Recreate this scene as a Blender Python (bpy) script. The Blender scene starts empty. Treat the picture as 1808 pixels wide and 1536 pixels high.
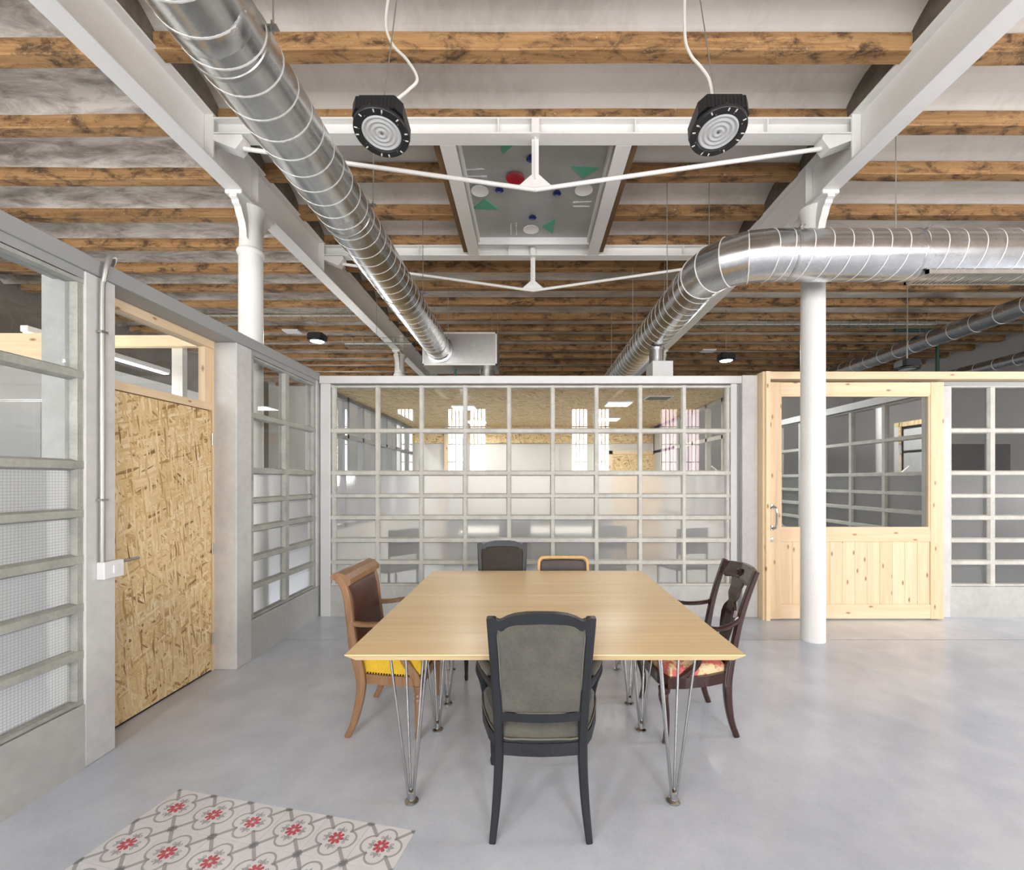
import bpy, math, random
from mathutils import Vector, Matrix
random.seed(7)
PI = math.pi
SC = bpy.context.scene
COL = SC.collection

# ------------------------------------------------------------------ camera
F, CX, CY, H = 780.0, 933.0, 848.0, 1.48          # focal length and vanishing point in 1808x1536 pixels, eye height
cam = bpy.data.cameras.new('camera'); camo = bpy.data.objects.new('camera', cam); COL.objects.link(camo)
cam.sensor_fit = 'HORIZONTAL'; cam.sensor_width = 36; cam.lens = F / 1808 * 36
cam.shift_x = -(CX - 904) / 1808; cam.shift_y = (CY - 768) / 1808
cam.clip_start = 0.02; cam.clip_end = 200
camo.location = (0, 0, H); camo.rotation_euler = (PI / 2, 0, 0)
SC.camera = camo
# ------------------------------------------------------------------ view, world, daylight, added fill lights
SC.view_settings.view_transform = 'Standard'; SC.view_settings.look = 'None'
SC.view_settings.gamma = 1; SC.view_settings.use_curve_mapping = False
SC.view_settings.exposure = 0.36
SC.cycles.max_bounces = 6; SC.cycles.diffuse_bounces = 4; SC.cycles.glossy_bounces = 3
SC.cycles.transmission_bounces = 4; SC.cycles.transparent_max_bounces = 10; SC.cycles.use_adaptive_sampling = True; SC.cycles.adaptive_threshold = 0.1
SC.cycles.caustics_reflective = False; SC.cycles.caustics_refractive = False
SC.cycles.use_denoising = True; SC.cycles.sample_clamp_indirect = 6
world = bpy.data.worlds.new('World'); SC.world = world; world.use_nodes = True
bg = world.node_tree.nodes['Background']; bg.inputs[0].default_value = (0.86, 0.93, 1, 1); bg.inputs[1].default_value = 3.0

def area(name, loc, rot, sx, sy, power, col=(1, 1, 1)):
    l = bpy.data.lights.new(name, 'AREA'); l.shape = 'RECTANGLE'; l.size = sx; l.size_y = sy; l.energy = power; l.color = col
    o = bpy.data.objects.new(name, l); COL.objects.link(o); o.location = loc; o.rotation_euler = rot
    return o
WINX = [-6.6, -5.9, -4.55, -3.85, -2.27, -1.58, 1.60, 2.28, 4.40, 5.10, 6.7, 7.4]   # tall window leaves in the wall behind the viewer
for x in WINX:                                                                       # two of them look onto a pink facade
    pink = x in (4.40, 5.10)
    area('daylight', (x, -4.12, 2.35), (PI / 2, 0, 0), 0.46, 2.7, 34 if pink else 88, (1, 0.68, 0.74) if pink else (1, 0.985, 0.965))
for y in (2.4,): area('side_fill', (9.92, y, 2.4), (0, PI / 2, 0), 2.6, 1.8, 210, (1, 0.985, 0.965))  # added fill light brightening the right side; this wall has no window
for y in (0.5, 8.5): area('side_fill', (-7.9, y, 2.4), (0, -PI / 2, 0), 2.4, 1.2, 16, (1, 0.985, 0.965))  # added dim fills along the left outer wall, no windows behind them
for x in (-5.5,): area('far_fill', (x, 13.4, 2.6), (-PI / 2, 0, 0), 1.0, 2.2, 60, (1, 0.985, 0.965))  # added fill light at the windowless far wall

# ------------------------------------------------------------------ node helpers
class NT:
    def __init__(s, name):
        s.m = bpy.data.materials.new(name); s.m.use_nodes = True; s.t = s.m.node_tree
        s.b = s.t.nodes['Principled BSDF']; s.out = s.t.nodes['Material Output']
    def n(s, typ, **kw):
        nd = s.t.nodes.new(typ)
        for k, v in kw.items():
            if k.startswith('_'): setattr(nd, k[1:], v)
            else:
                key = int(k[1:]) if k[0] == 'i' and k[1:].isdigit() else k.replace('__', ' ')
                s.put(nd.inputs[key], v)
        return nd
    def put(s, inp, v):
        if hasattr(v, 'bl_idname') and hasattr(v, 'outputs'): s.t.links.new(v.outputs[0], inp)
        elif isinstance(v, bpy.types.NodeSocket): s.t.links.new(v, inp)
        else:
            if isinstance(v, (tuple, list)) and len(v) == 3 and inp.type == 'RGBA': v = (*v, 1)
            inp.default_value = v
    def coords(s, scale=(1, 1, 1), rot=(0, 0, 0), rand=True):
        tc = s.n('ShaderNodeTexCoord').outputs['Object']
        if rand:
            oi = s.n('ShaderNodeObjectInfo').outputs['Random']
            k = s.n('ShaderNodeMath', _operation='MULTIPLY', i0=oi, i1=37.0)
            tc = s.n('ShaderNodeVectorMath', _operation='ADD', i0=tc, i1=k).outputs[0]
        return s.n('ShaderNodeMapping', Vector=tc, Scale=scale, Rotation=rot).outputs[0]
    def noise(s, vec, scale, detail=5, rough=0.55, dist=0):
        return s.n('ShaderNodeTexNoise', Vector=vec, Scale=scale, Detail=detail, Roughness=rough, Distortion=dist).outputs['Fac']
    def ramp(s, fac, stops):
        r = s.n('ShaderNodeValToRGB', Fac=fac); e = r.color_ramp.elements
        while len(e) < len(stops): e.new(0.5)
        for el, (p, c) in zip(e, stops):
            el.position = p; el.color = (*c, 1) if len(c) == 3 else c
        return r.outputs[0]
    def mix(s, fac, a, b, mode='MIX'):
        m = s.n('ShaderNodeMix', _data_type='RGBA', _blend_type=mode)
        s.put(m.inputs[0], fac); s.put(m.inputs[6], a); s.put(m.inputs[7], b)
        return m.outputs[2]
    def math(s, op, a, b=0.0): return s.n('ShaderNodeMath', _operation=op, i0=a, i1=b).outputs[0]
    def bump(s, h, strength=0.2, dist=0.01):
        s.put(s.b.inputs['Normal'], s.n('ShaderNodeBump', Height=h, Strength=strength, Distance=dist))
    def set(s, **kw):
        for k, v in kw.items(): s.put(s.b.inputs[k.replace('__', ' ')], v)
        return s.m

def srgb(r, g, b):
    f = lambda c: (c / 255 / 12.92) if c / 255 <= 0.04045 else ((c / 255 + 0.055) / 1.055) ** 2.4
    return (f(r), f(g), f(b))
def dk(c, k): return tuple(x * k for x in c)
M = {}
def noisy(name, c, var=0.25, scale=3.0, rough=0.6, bump=0.1, bscale=40, metal=0.0, fine=True, rv=0.0, **kw):
    s = NT(name); v = s.coords()
    n1 = s.noise(v, scale, 6, 0.6); n2 = s.noise(v, scale * 9, 4, 0.6)
    f = s.math('ADD', s.math('MULTIPLY', n1, 0.65), s.math('MULTIPLY', n2, 0.35)) if fine else n1
    col = s.ramp(f, [(0.3, dk(c, 1 - var)), (0.7, tuple(min(1, x * (1 + var * 0.5)) for x in c))])
    if bump: s.bump(s.noise(v, bscale, 4), bump, 0.005)
    r = s.math('ADD', s.math('MULTIPLY', n1, rv), rough - rv / 2) if rv else rough
    M[name] = s.set(Base__Color=col, Roughness=r, Metallic=metal, **kw)
def plain(name, c, rough=0.5, metal=0.0, **kw): M[name] = NT(name).set(Base__Color=c, Roughness=rough, Metallic=metal, **kw)

# ------------------------------------------------------------------ materials
def mk_floor():
    s = NT('floor_concrete'); v = s.coords(rand=False)
    a = s.noise(v, 0.9, 6, 0.6, 0.2); b = s.noise(v, 4, 7, 0.6, 0.3); c = s.noise(v, 60, 3)
    f = s.math('ADD', s.math('ADD', s.math('MULTIPLY', a, 0.62), s.math('MULTIPLY', b, 0.26)), s.math('MULTIPLY', c, 0.12))
    col = s.ramp(f, [(0.33, srgb(180, 187, 200)), (0.5, srgb(203, 209, 220)), (0.66, srgb(223, 228, 237))])
    r = s.math('ADD', s.math('MULTIPLY', a, 0.1), 0.17)
    s.bump(c, 0.02, 0.002)
    M['floor'] = s.set(Base__Color=col, Roughness=r, Specular__IOR__Level=0.5)
mk_floor()
noisy('concrete', srgb(192, 193, 190), 0.2, 2.2, 0.8, 0.25, 30)
noisy('concrete_post', srgb(212, 212, 210), 0.2, 2.0, 0.75, 0.2, 25)
noisy('concrete_bar', srgb(208, 207, 200), 0.26, 6, 0.75, 0.3, 60)
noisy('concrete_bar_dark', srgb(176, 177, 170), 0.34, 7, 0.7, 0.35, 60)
noisy('sill_white', srgb(200, 200, 197), 0.18, 5, 0.8, 0.3, 30)
noisy('steel_grey', srgb(164, 166, 166), 0.05, 2, 0.45, 0.0)
noisy('steel_light', srgb(220, 221, 221), 0.05, 2, 0.45, 0.0)
noisy('white_paint', srgb(236, 235, 232), 0.05, 3, 0.42, 0.08, 30)
noisy('wall_white', srgb(225, 224, 221), 0.06, 2, 0.8, 0.05, 30)
noisy('wall_old', srgb(138, 132, 124), 0.3, 3, 0.85, 0.2, 20)
noisy('brick_dark', srgb(120, 112, 102), 0.5, 6, 0.9, 0.5, 30)
noisy('galvanised', srgb(208, 210, 211), 0.2, 5, 0.26, 0.0, 10, 1.0, rv=0.16)
noisy('galvanised_sheet', srgb(205, 205, 203), 0.12, 14, 0.38, 0.0, 10, 1.0)
noisy('seam_metal', srgb(236, 236, 233), 0.05, 6, 0.45, 0, 10, 0.25)
plain('chrome', srgb(188, 188, 188), 0.12, 1.0)
plain('brushed_steel', srgb(190, 190, 188), 0.3, 1.0)
plain('wire_steel', srgb(175, 175, 170), 0.4, 0.7)
plain('black_plastic', srgb(30, 30, 32), 0.42)
plain('cord_white', srgb(228, 226, 218), 0.5)
plain('plastic_white', srgb(238, 238, 238), 0.35)
plain('green_pipe', srgb(50, 84, 72), 0.5)
plain('zinc_green', srgb(150, 160, 152), 0.4, 0.6)
plain('plate_white', srgb(235, 235, 232), 0.3)
plain('plate_red', srgb(168, 28, 44), 0.35)
plain('bowl_blue', srgb(28, 42, 110), 0.3)
plain('napkin_green', srgb(96, 168, 140), 0.8)
plain('cutlery', srgb(228, 228, 228), 0.35)
plain('sticker', srgb(215, 215, 195), 0.5)
plain('hole_light', srgb(215, 215, 212), 0.6)
noisy('panel_grey', srgb(172, 173, 172), 0.18, 3, 0.42, 0.03, 30)
noisy('black_wood', srgb(26, 29, 35), 0.35, 10, 0.42, 0.3, 60)
noisy('velvet_grey', srgb(90, 88, 81), 0.36, 9, 0.9, 0.1, 120, Sheen__Weight=0.15)
noisy('velvet_dark', srgb(66, 60, 54), 0.25, 9, 0.9, 0.1, 120)
plain('piping', srgb(104, 100, 90), 0.8)
noisy('leather_brown', srgb(84, 44, 30), 0.6, 9, 0.36, 0.2, 90)
noisy('leather_dark', srgb(58, 44, 40), 0.25, 9, 0.45, 0.1, 90)
noisy('velvet_yellow', srgb(232, 190, 44), 0.25, 9, 0.85, 0.1, 100, Sheen__Weight=0.3)
plain('nail', srgb(60, 50, 38), 0.4, 0.6)
noisy('cabinet_grey', srgb(150, 152, 154), 0.06, 2, 0.5, 0)
noisy('cabinet_dark', srgb(120, 120, 118), 0.06, 2, 0.5, 0)
noisy('monitor_dark', srgb(46, 47, 49), 0.1, 2, 0.35, 0)
noisy('tile_white', srgb(232, 232, 234), 0.08, 4, 0.36, 0.05, 30)
noisy('tile_grey', srgb(176, 177, 181), 0.08, 6, 0.36, 0)
noisy('tile_red', srgb(204, 92, 104), 0.1, 6, 0.36, 0)
plain('pink_cloth', srgb(226, 150, 162), 0.9)
plain('leaf_green', srgb(80, 110, 60), 0.6)

def mk_wood(name, c_lo, c_hi, axis=0, grain=28, stretch=0.06, rough=0.5, knots=None, bump=0.1, coat=0.0, big=0.35):
    s = NT(name); sc = [1, 1, 1]; sc[axis] = stretch; v = s.coords(tuple(sc))
    g = s.noise(v, grain, 6, 0.65, 0.8); g2 = s.noise(v, grain * 0.25, 3, 0.5, 1.5)
    f = s.math('ADD', s.math('MULTIPLY', g, 1 - big), s.math('MULTIPLY', g2, big))
    col = s.ramp(f, [(0.33, c_lo), (0.66, c_hi)])
    if knots:
        sk = [1, 1, 1]; sk[axis] = 0.4; sk[0 if axis == 1 else 1] = 0.0; vk = s.coords(tuple(sk), (0, PI / 2, 0) if axis == 1 else (PI / 2, 0, 0))
        vo = s.n('ShaderNodeTexVoronoi', _voronoi_dimensions='2D', Vector=vk, Scale=knots).outputs['Distance']
        mask = s.ramp(vo, [(0.02, (0.85,) * 3), (0.07, (0, 0, 0))])
        col = s.mix(mask, col, srgb(136, 82, 44))
        col = s.mix(s.math('MULTIPLY', s.n('ShaderNodeObjectInfo').outputs['Random'], 0.22), col, srgb(210, 172, 124))
    s.bump(g, bump, 0.004)
    M[name] = s.set(Base__Color=col, Roughness=rough, Coat__Weight=coat)
mk_wood('pine_x', srgb(230, 202, 162), srgb(246, 225, 192), 0, 26, 0.05, 0.5, 5)
mk_wood('pine_y', srgb(230, 202, 162), srgb(246, 225, 192), 1, 26, 0.05, 0.5, 7)
mk_wood('pine_z', srgb(230, 202, 162), srgb(246, 225, 192), 2, 26, 0.05, 0.5, 5)
mk_wood('oak', srgb(234, 200, 144), srgb(248, 222, 174), 0, 22, 0.04, 0.34, None, 0.04)
mk_wood('honey_wood', srgb(128, 94, 66), srgb(160, 122, 88), 2, 30, 0.12, 0.35, None, 0.05)
mk_wood('mahogany', srgb(34, 17, 13), srgb(60, 30, 23), 2, 30, 0.12, 0.2, None, 0.04, 0.3)
mk_wood('bentwood', srgb(205, 160, 96), srgb(226, 186, 124), 2, 30, 0.12, 0.4, None, 0.04)
mk_wood('trim_brown', srgb(96, 72, 48), srgb(140, 108, 74), 1, 26, 0.06, 0.7, None, 0.2)
def mk_joist():
    s = NT('joist_wood'); v = s.coords((0.07, 1, 1)); w = s.coords((0.5, 1, 1)); u = s.coords()
    g = s.noise(v, 30, 6, 0.65, 1.0); g2 = s.noise(v, 6, 4, 0.6, 1.5)
    f = s.math('ADD', s.math('MULTIPLY', g, 0.5), s.math('MULTIPLY', g2, 0.5))
    col = s.ramp(f, [(0.3, srgb(128, 92, 56)), (0.5, srgb(180, 138, 90)), (0.7, srgb(210, 172, 122))])
    dark = s.noise(w, 8, 7, 0.75, 0.4)
    col = s.mix(s.ramp(dark, [(0.48, (0, 0, 0)), (0.62, (0.9,) * 3)]), col, srgb(64, 46, 32))
    oi = s.n('ShaderNodeObjectInfo').outputs['Random']
    col = s.mix(s.math('MULTIPLY', oi, 0.3), col, srgb(84, 60, 38))
    fl = s.noise(u, 34, 5, 0.75)
    col = s.mix(s.ramp(fl, [(0.63, (0, 0, 0)), (0.68, (0.75,) * 3)]), col, srgb(214, 200, 180))
    s.bump(g, 0.35, 0.008)
    M['joist'] = s.set(Base__Color=col, Roughness=0.75)
mk_joist()
def mk_plaster():
    s = NT('vault_plaster'); v = s.coords(rand=False); st = s.coords((2.0, 1, 1), (0, 0, 0.5), rand=False)
    a = s.noise(v, 0.9, 6, 0.6); b = s.noise(st, 7, 6, 0.7, 1.0)
    f = s.math('ADD', s.math('MULTIPLY', a, 0.8), s.math('MULTIPLY', b, 0.2))
    col = s.ramp(f, [(0.34, srgb(200, 193, 182)), (0.5, srgb(226, 221, 212)), (0.7, srgb(236, 232, 225))])
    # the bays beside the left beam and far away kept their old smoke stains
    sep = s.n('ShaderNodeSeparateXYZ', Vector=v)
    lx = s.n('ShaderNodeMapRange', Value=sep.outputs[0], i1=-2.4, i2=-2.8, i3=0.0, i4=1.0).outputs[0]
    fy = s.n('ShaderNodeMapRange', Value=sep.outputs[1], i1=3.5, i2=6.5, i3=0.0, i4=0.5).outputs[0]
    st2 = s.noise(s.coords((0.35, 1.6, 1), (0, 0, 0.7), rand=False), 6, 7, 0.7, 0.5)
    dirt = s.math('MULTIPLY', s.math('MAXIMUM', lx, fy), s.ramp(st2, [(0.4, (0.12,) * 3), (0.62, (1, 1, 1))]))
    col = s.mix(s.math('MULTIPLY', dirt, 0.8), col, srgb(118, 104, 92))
    s.bump(b, 0.15, 0.01)
    M['plaster'] = s.set(Base__Color=col, Roughness=0.85)
mk_plaster()
def mk_osb(name, rot):
    s = NT(name)
    tc = s.n('ShaderNodeTexCoord').outputs['Object']
    base = s.n('ShaderNodeMapping', Vector=tc, Rotation=rot).outputs[0]
    wob = s.n('ShaderNodeTexNoise', Vector=base, Scale=6.0, Detail=2.0).outputs['Color']
    wb = s.n('ShaderNodeVectorMath', _operation='SCALE', i0=wob); wb.inputs[3].default_value = 0.035
    base = s.n('ShaderNodeVectorMath', _operation='ADD', i0=base, i1=wb.outputs[0]).outputs[0]
    col = srgb(206, 172, 118)
    stops = [(0.0, srgb(140, 104, 60)), (0.06, srgb(190, 154, 100)), (0.25, srgb(224, 192, 138)), (0.75, srgb(236, 210, 160)), (1.0, srgb(246, 228, 190))]
    for i, (ang, sx, sy) in enumerate([(0.4, 8, 26), (1.25, 8, 32), (2.3, 7.5, 36), (2.9, 9, 52), (0.9, 9, 75), (1.9, 8, 62), (0.1, 10, 95)]):
        vr = s.n('ShaderNodeMapping', Vector=base, Rotation=(0, 0, ang)).outputs[0]
        vm = s.n('ShaderNodeMapping', Vector=vr, Scale=(sx, sy, 0.0), Location=(i * 3.7, i * 1.9, 0)).outputs[0]
        vo = s.n('ShaderNodeTexVoronoi', Vector=vm, Scale=1.0)
        sep = s.n('ShaderNodeSeparateColor', Color=vo.outputs['Color'])
        c = s.ramp(sep.outputs[0], stops)
        msk = s.math('GREATER_THAN', sep.outputs[1], 0.0 if i == 0 else 0.62)
        col = s.mix(msk, col, c)
    M[name] = s.set(Base__Color=col, Roughness=0.6)
mk_osb('osb_wall', (0, PI / 2, 0)); mk_osb('osb_flat', (0, 0, 0)); mk_osb('osb_front', (PI / 2, 0, 0))
def mk_floral():
    s = NT('floral_cloth'); v = s.coords()
    n = s.noise(v, 14, 3); n2 = s.noise(v, 38, 3)
    col = s.ramp(n, [(0.47, srgb(222, 200, 158)), (0.55, srgb(200, 96, 92)), (0.62, srgb(206, 110, 104))])
    col = s.mix(s.ramp(n2, [(0.6, (0, 0, 0)), (0.66, (0.7,) * 3)]), col, srgb(110, 112, 70))
    M['floral'] = s.set(Base__Color=col, Roughness=0.85)
mk_floral()
def mk_glass():
    s = NT('glass_clear'); t = s.t
    tr = s.n('ShaderNodeBsdfTransparent', Color=(0.93, 0.95, 0.94, 1)); gl = s.n('ShaderNodeBsdfGlossy', Roughness=0.01)
    fr = s.n('ShaderNodeFresnel', IOR=1.5)
    k = s.math('ADD', s.math('MULTIPLY', fr, 1.25), 0.01)
    mx = s.n('ShaderNodeMixShader', i0=k, i1=tr, i2=gl); t.links.new(mx.outputs[0], s.out.inputs[0]); M['glass'] = s.m
    for name, wired in (('glass_frosted', False), ('glass_wired', True)):
        s = NT(name); t = s.t; v = s.coords(rand=False)
        sep = s.n('ShaderNodeSeparateXYZ', Vector=v)
        hx = s.math('SINE', s.math('MULTIPLY', s.math('ADD', sep.outputs[0], sep.outputs[1]), 420.0)); hz = s.math('SINE', s.math('MULTIPLY', sep.outputs[2], 420.0))
        bm = s.n('ShaderNodeBump', Height=s.math('ADD', hx, hz), Strength=0.25, Distance=0.001)
        rf = s.n('ShaderNodeBsdfRefraction', Color=(0.93, 0.94, 0.94, 1), Roughness=0.32, IOR=1.12, Normal=bm)
        tl = s.n('ShaderNodeBsdfTranslucent', Color=(0.86, 0.87, 0.87, 1))
        df = s.n('ShaderNodeBsdfDiffuse', Color=(0.7, 0.71, 0.71, 1))
        tp = s.n('ShaderNodeBsdfTransparent', Color=(0.9, 0.91, 0.91, 1))
        m1 = s.n('ShaderNodeMixShader', i0=0.2, i1=rf, i2=tl); m2 = s.n('ShaderNodeMixShader', i0=0.12, i1=m1, i2=df)
        gl = s.n('ShaderNodeBsdfGlossy', Roughness=0.22, Normal=bm)
        m3 = s.n('ShaderNodeMixShader', i0=0.07, i1=m2, i2=gl)
        if wired:
            def line(c, f):
                return s.math('LESS_THAN', s.math('PINGPONG', s.math('ADD', c, 50.0), f / 2), 0.0011)
            g = s.math('MAXIMUM', line(s.math('ADD', sep.outputs[0], sep.outputs[1]), 0.0145), line(sep.outputs[2], 0.0145))
            wd = s.n('ShaderNodeBsdfDiffuse', Color=(0.35, 0.36, 0.36, 1))
            m3 = s.n('ShaderNodeMixShader', i0=s.math('MULTIPLY', g, 0.6), i1=m3, i2=wd)
        t.links.new(m3.outputs[0], s.out.inputs[0]); M[name] = s.m
mk_glass()
def emit(name, c, k):
    s = NT(name); M[name] = s.set(Base__Color=c, Emission__Color=c, Emission__Strength=k)
emit('lamp_on', (1, 0.98, 0.95), 40); emit('tube_on', (1, 0.98, 0.95), 9); emit('panel_on', (1, 0.98, 0.94), 4)
def mk_lens():
    s = NT('lamp_lens'); v = s.n('ShaderNodeTexCoord').outputs['Object']
    M['lens'] = s.set(Base__Color=srgb(190, 192, 193), Roughness=0.4)
mk_lens()

# ------------------------------------------------------------------ mesh helpers
class MB:
    def __init__(s): s.v = []; s.f = []; s.mi = []; s.cur = 0
    def add(s, vs, fs):
        o = len(s.v); s.v += [tuple(p) for p in vs]
        for f in fs: s.f.append(tuple(i + o for i in f)); s.mi.append(s.cur)
        return s
    def box(s, x0, x1, y0, y1, z0, z1, c=0.0):
        if c <= 0:
            vs = [(x, y, z) for z in (z0, z1) for y in (y0, y1) for x in (x0, x1)]
            return s.add(vs, [(0, 2, 3, 1), (4, 5, 7, 6), (0, 1, 5, 4), (2, 6, 7, 3), (0, 4, 6, 2), (1, 3, 7, 5)])
        X, Y, Z = (x0, x1), (y0, y1), (z0, z1); vs = []; idx = {}
        for i in (0, 1):
            for j in (0, 1):
                for k in (0, 1):
                    sx, sy, sz = (c, -c)[i], (c, -c)[j], (c, -c)[k]
                    for a in range(3):
                        p = [X[i] + sx, Y[j] + sy, Z[k] + sz]; p[a] = (X[i], Y[j], Z[k])[a]
                        idx[i, j, k, a] = len(vs); vs.append(tuple(p))
        fs = []
        ring = [(0, 0), (1, 0), (1, 1), (0, 1)]
        def key(a, sgn, p, q, w):
            t = [0, 0, 0]; t[a] = sgn; b, d = [e for e in range(3) if e != a]; t[b] = p; t[d] = q
            return idx[t[0], t[1], t[2], w]
        for a in range(3):
            for sgn in (0, 1): fs.append(tuple(key(a, sgn, p, q, a) for p, q in ring))
        for a in range(3):                                   # edges running along a
            b, d = [e for e in range(3) if e != a]
            for p in (0, 1):
                for q in (0, 1):
                    def kk(along, w):
                        t = [0, 0, 0]; t[a] = along; t[b] = p; t[d] = q; return idx[t[0], t[1], t[2], w]
                    fs.append((kk(0, b), kk(1, b), kk(1, d), kk(0, d)))
        for i in (0, 1):
            for j in (0, 1):
                for k in (0, 1): fs.append(tuple(idx[i, j, k, a] for a in range(3)))
        return s.add(vs, fs)
    def prism(s, poly, fn, d0, d1):
        """closed 2-D outline, mapped by fn(u, v, d)"""
        n = len(poly)
        vs = [fn(u, v, d0) for u, v in poly] + [fn(u, v, d1) for u, v in poly]
        return s.add(vs, [tuple(range(n - 1, -1, -1)), tuple(range(n, 2 * n))] + [(i, (i + 1) % n, n + (i + 1) % n, n + i) for i in range(n)])
    def lathe(s, prof, c=(0, 0, 0), seg=20, axis=2):
        vs = []; fs = []
        for r, z in prof:
            for k in range(seg):
                a = 2 * PI * k / seg; p = [r * math.cos(a), r * math.sin(a), z]
                if axis == 0: p = [p[2], p[0], p[1]]
                if axis == 1: p = [p[1], p[2], p[0]]
                vs.append((p[0] + c[0], p[1] + c[1], p[2] + c[2]))
        for i in range(len(prof) - 1):
            for k in range(seg): fs.append((i * seg + k, i * seg + (k + 1) % seg, (i + 1) * seg + (k + 1) % seg, (i + 1) * seg + k))
        fs.append(tuple(range(seg - 1, -1, -1))); fs.append(tuple(range((len(prof) - 1) * seg, len(prof) * seg)))
        return s.add(vs, fs)
    def sweep(s, path, size, ref=(0, 0, 1), n=8, k=4, sq=0.6, closed=False):
        """path through points; size per point (half a, half b) or one value; sq 1 = round, lower = boxier"""
        P = [Vector(p) for p in path]; m = len(P)
        if not isinstance(size, (list, tuple)): size = [(size, size)] * m
        elif not isinstance(size[0], (list, tuple)): size = [tuple(size)] * m
        pts = []; sz = []
        cnt = m if closed else m - 1
        for i in range(cnt):
            g = lambda j: P[j % m] if closed else P[max(0, min(m - 1, j))]
            p0, p1, p2, p3 = g(i - 1), g(i), g(i + 1), g(i + 2)
            for q in range(k):
                t = q / k
                pts.append(0.5 * ((2 * p1) + (p2 - p0) * t + (2 * p0 - 5 * p1 + 4 * p2 - p3) * t * t + (3 * p1 - p0 - 3 * p2 + p3) * t ** 3))
                a, b = size[i], size[(i + 1) % m]; sz.append((a[0] + (b[0] - a[0]) * t, a[1] + (b[1] - a[1]) * t))
        if not closed: pts.append(P[-1]); sz.append(size[-1])
        L = len(pts); vs = []; R = Vector(ref).normalized(); prev = None
        for i in range(L):
            a = pts[(i + 1) % L] if closed else pts[min(i + 1, L - 1)]; b = pts[i - 1] if closed else pts[max(i - 1, 0)]
            t = (a - b).normalized()
            n1 = R - R.dot(t) * t
            if n1.length < 0.15: n1 = (prev - prev.dot(t) * t) if prev else t.orthogonal()
            n1.normalize(); prev = n1; n2 = t.cross(n1)
            for j in range(n):
                an = 2 * PI * (j + 0.5) / n; c, d = math.cos(an), math.sin(an)
                c = math.copysign(abs(c) ** sq, c); d = math.copysign(abs(d) ** sq, d)
                vs.append(pts[i] + n1 * (c * sz[i][0]) + n2 * (d * sz[i][1]))
        fs = []
        for i in range(L if closed else L - 1):
            for j in range(n): fs.append((i * n + j, i * n + (j + 1) % n, ((i + 1) % L) * n + (j + 1) % n, ((i + 1) % L) * n + j))
        if not closed: fs.append(tuple(range(n - 1, -1, -1))); fs.append(tuple(range((L - 1) * n, L * n)))
        return s.add(vs, fs)
    def tube(s, path, r, n=8, k=1): return s.sweep(path, r, (0.13, 0.31, 0.94), n, k, 1.0)
    def puff(s, outline, fn, h, base=0.0, rings=((1, 0), (1.0, 0.45), (0.955, 0.78), (0.86, 0.94), (0.6, 1.03), (0.3, 1.06))):
        """cushion over an outline, mapped by fn(u, v, height)"""
        n = len(outline); cu = sum(p[0] for p in outline) / n; cv = sum(p[1] for p in outline) / n; vs = []
        for q, z in rings: vs += [fn(cu + (u - cu) * q, cv + (v - cv) * q, base + z * h) for u, v in outline]
        vs.append(fn(cu, cv, base + rings[-1][1] * h)); fs = [tuple(range(n - 1, -1, -1))]
        for i in range(len(rings) - 1): fs += [(i * n + j, i * n + (j + 1) % n, (i + 1) * n + (j + 1) % n, (i + 1) * n + j) for j in range(n)]
        o = (len(rings) - 1) * n; fs += [(o + j, o + (j + 1) % n, len(vs) - 1) for j in range(n)]
        return s.add(vs, fs)
    def mesh(s, name, mats, smooth=False):
        me = bpy.data.meshes.new(name); me.from_pydata(s.v, [], s.f)
        if not isinstance(mats, (list, tuple)): mats = [mats]
        for m in mats: me.materials.append(M[m])
        if len(mats) > 1: me.polygons.foreach_set('material_index', s.mi)
        me.update()
        import bmesh
        bm = bmesh.new(); bm.from_mesh(me); bmesh.ops.recalc_face_normals(bm, faces=bm.faces); bm.to_mesh(me); bm.free()
        if smooth:
            me.polygons.foreach_set('use_smooth', [True] * len(me.polygons))
            try: me.set_sharp_from_angle(angle=math.radians(38))
            except Exception: pass
        return me
    def build(s, name, mat, parent=None, smooth=False, loc=(0, 0, 0)):
        return link(name, s.mesh(name, mat, smooth), parent, loc)
def link(name, me, parent=None, loc=(0, 0, 0), rot=(0, 0, 0)):
    o = bpy.data.objects.new(name, me); COL.objects.link(o); o.location = loc; o.rotation_euler = rot
    if parent: o.parent = parent
    return o
def bx(name, x0, x1, y0, y1, z0, z1, mat, parent=None, c=0.0):
    cx, cy, cz = (x0 + x1) / 2, (y0 + y1) / 2, (z0 + z1) / 2
    return MB().box(x0 - cx, x1 - cx, y0 - cy, y1 - cy, z0 - cz, z1 - cz, c).build(name, mat, parent, False, (cx, cy, cz))
def tag(o, label=None, cat=None, group=None, kind=None):
    if label: o['label'] = label
    if cat: o['category'] = cat
    if group: o['group'] = group
    if kind: o['kind'] = kind
    return o
def struct(o, label=None):
    if o.type == 'MESH': o.data.transform(Matrix.Translation(o.location)); o.location = (0, 0, 0)   # the setting is laid out in room coordinates
    return tag(o, label, kind='structure')
def empty(name, loc=(0, 0, 0), rz=0.0):
    o = bpy.data.objects.new(name, None); COL.objects.link(o); o.location = loc; o.rotation_euler = (0, 0, rz); o.empty_display_size = 0.05
    return o
def copy_tree(o, parent=None):
    c = o.copy(); COL.objects.link(c); c.parent = parent
    for ch in list(o.children): copy_tree(ch, c)
    return c

# ================================================================== SHELL
FX0, FX1, FY0, FY1 = -8.0, 10.0, -4.2, 13.6
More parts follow.
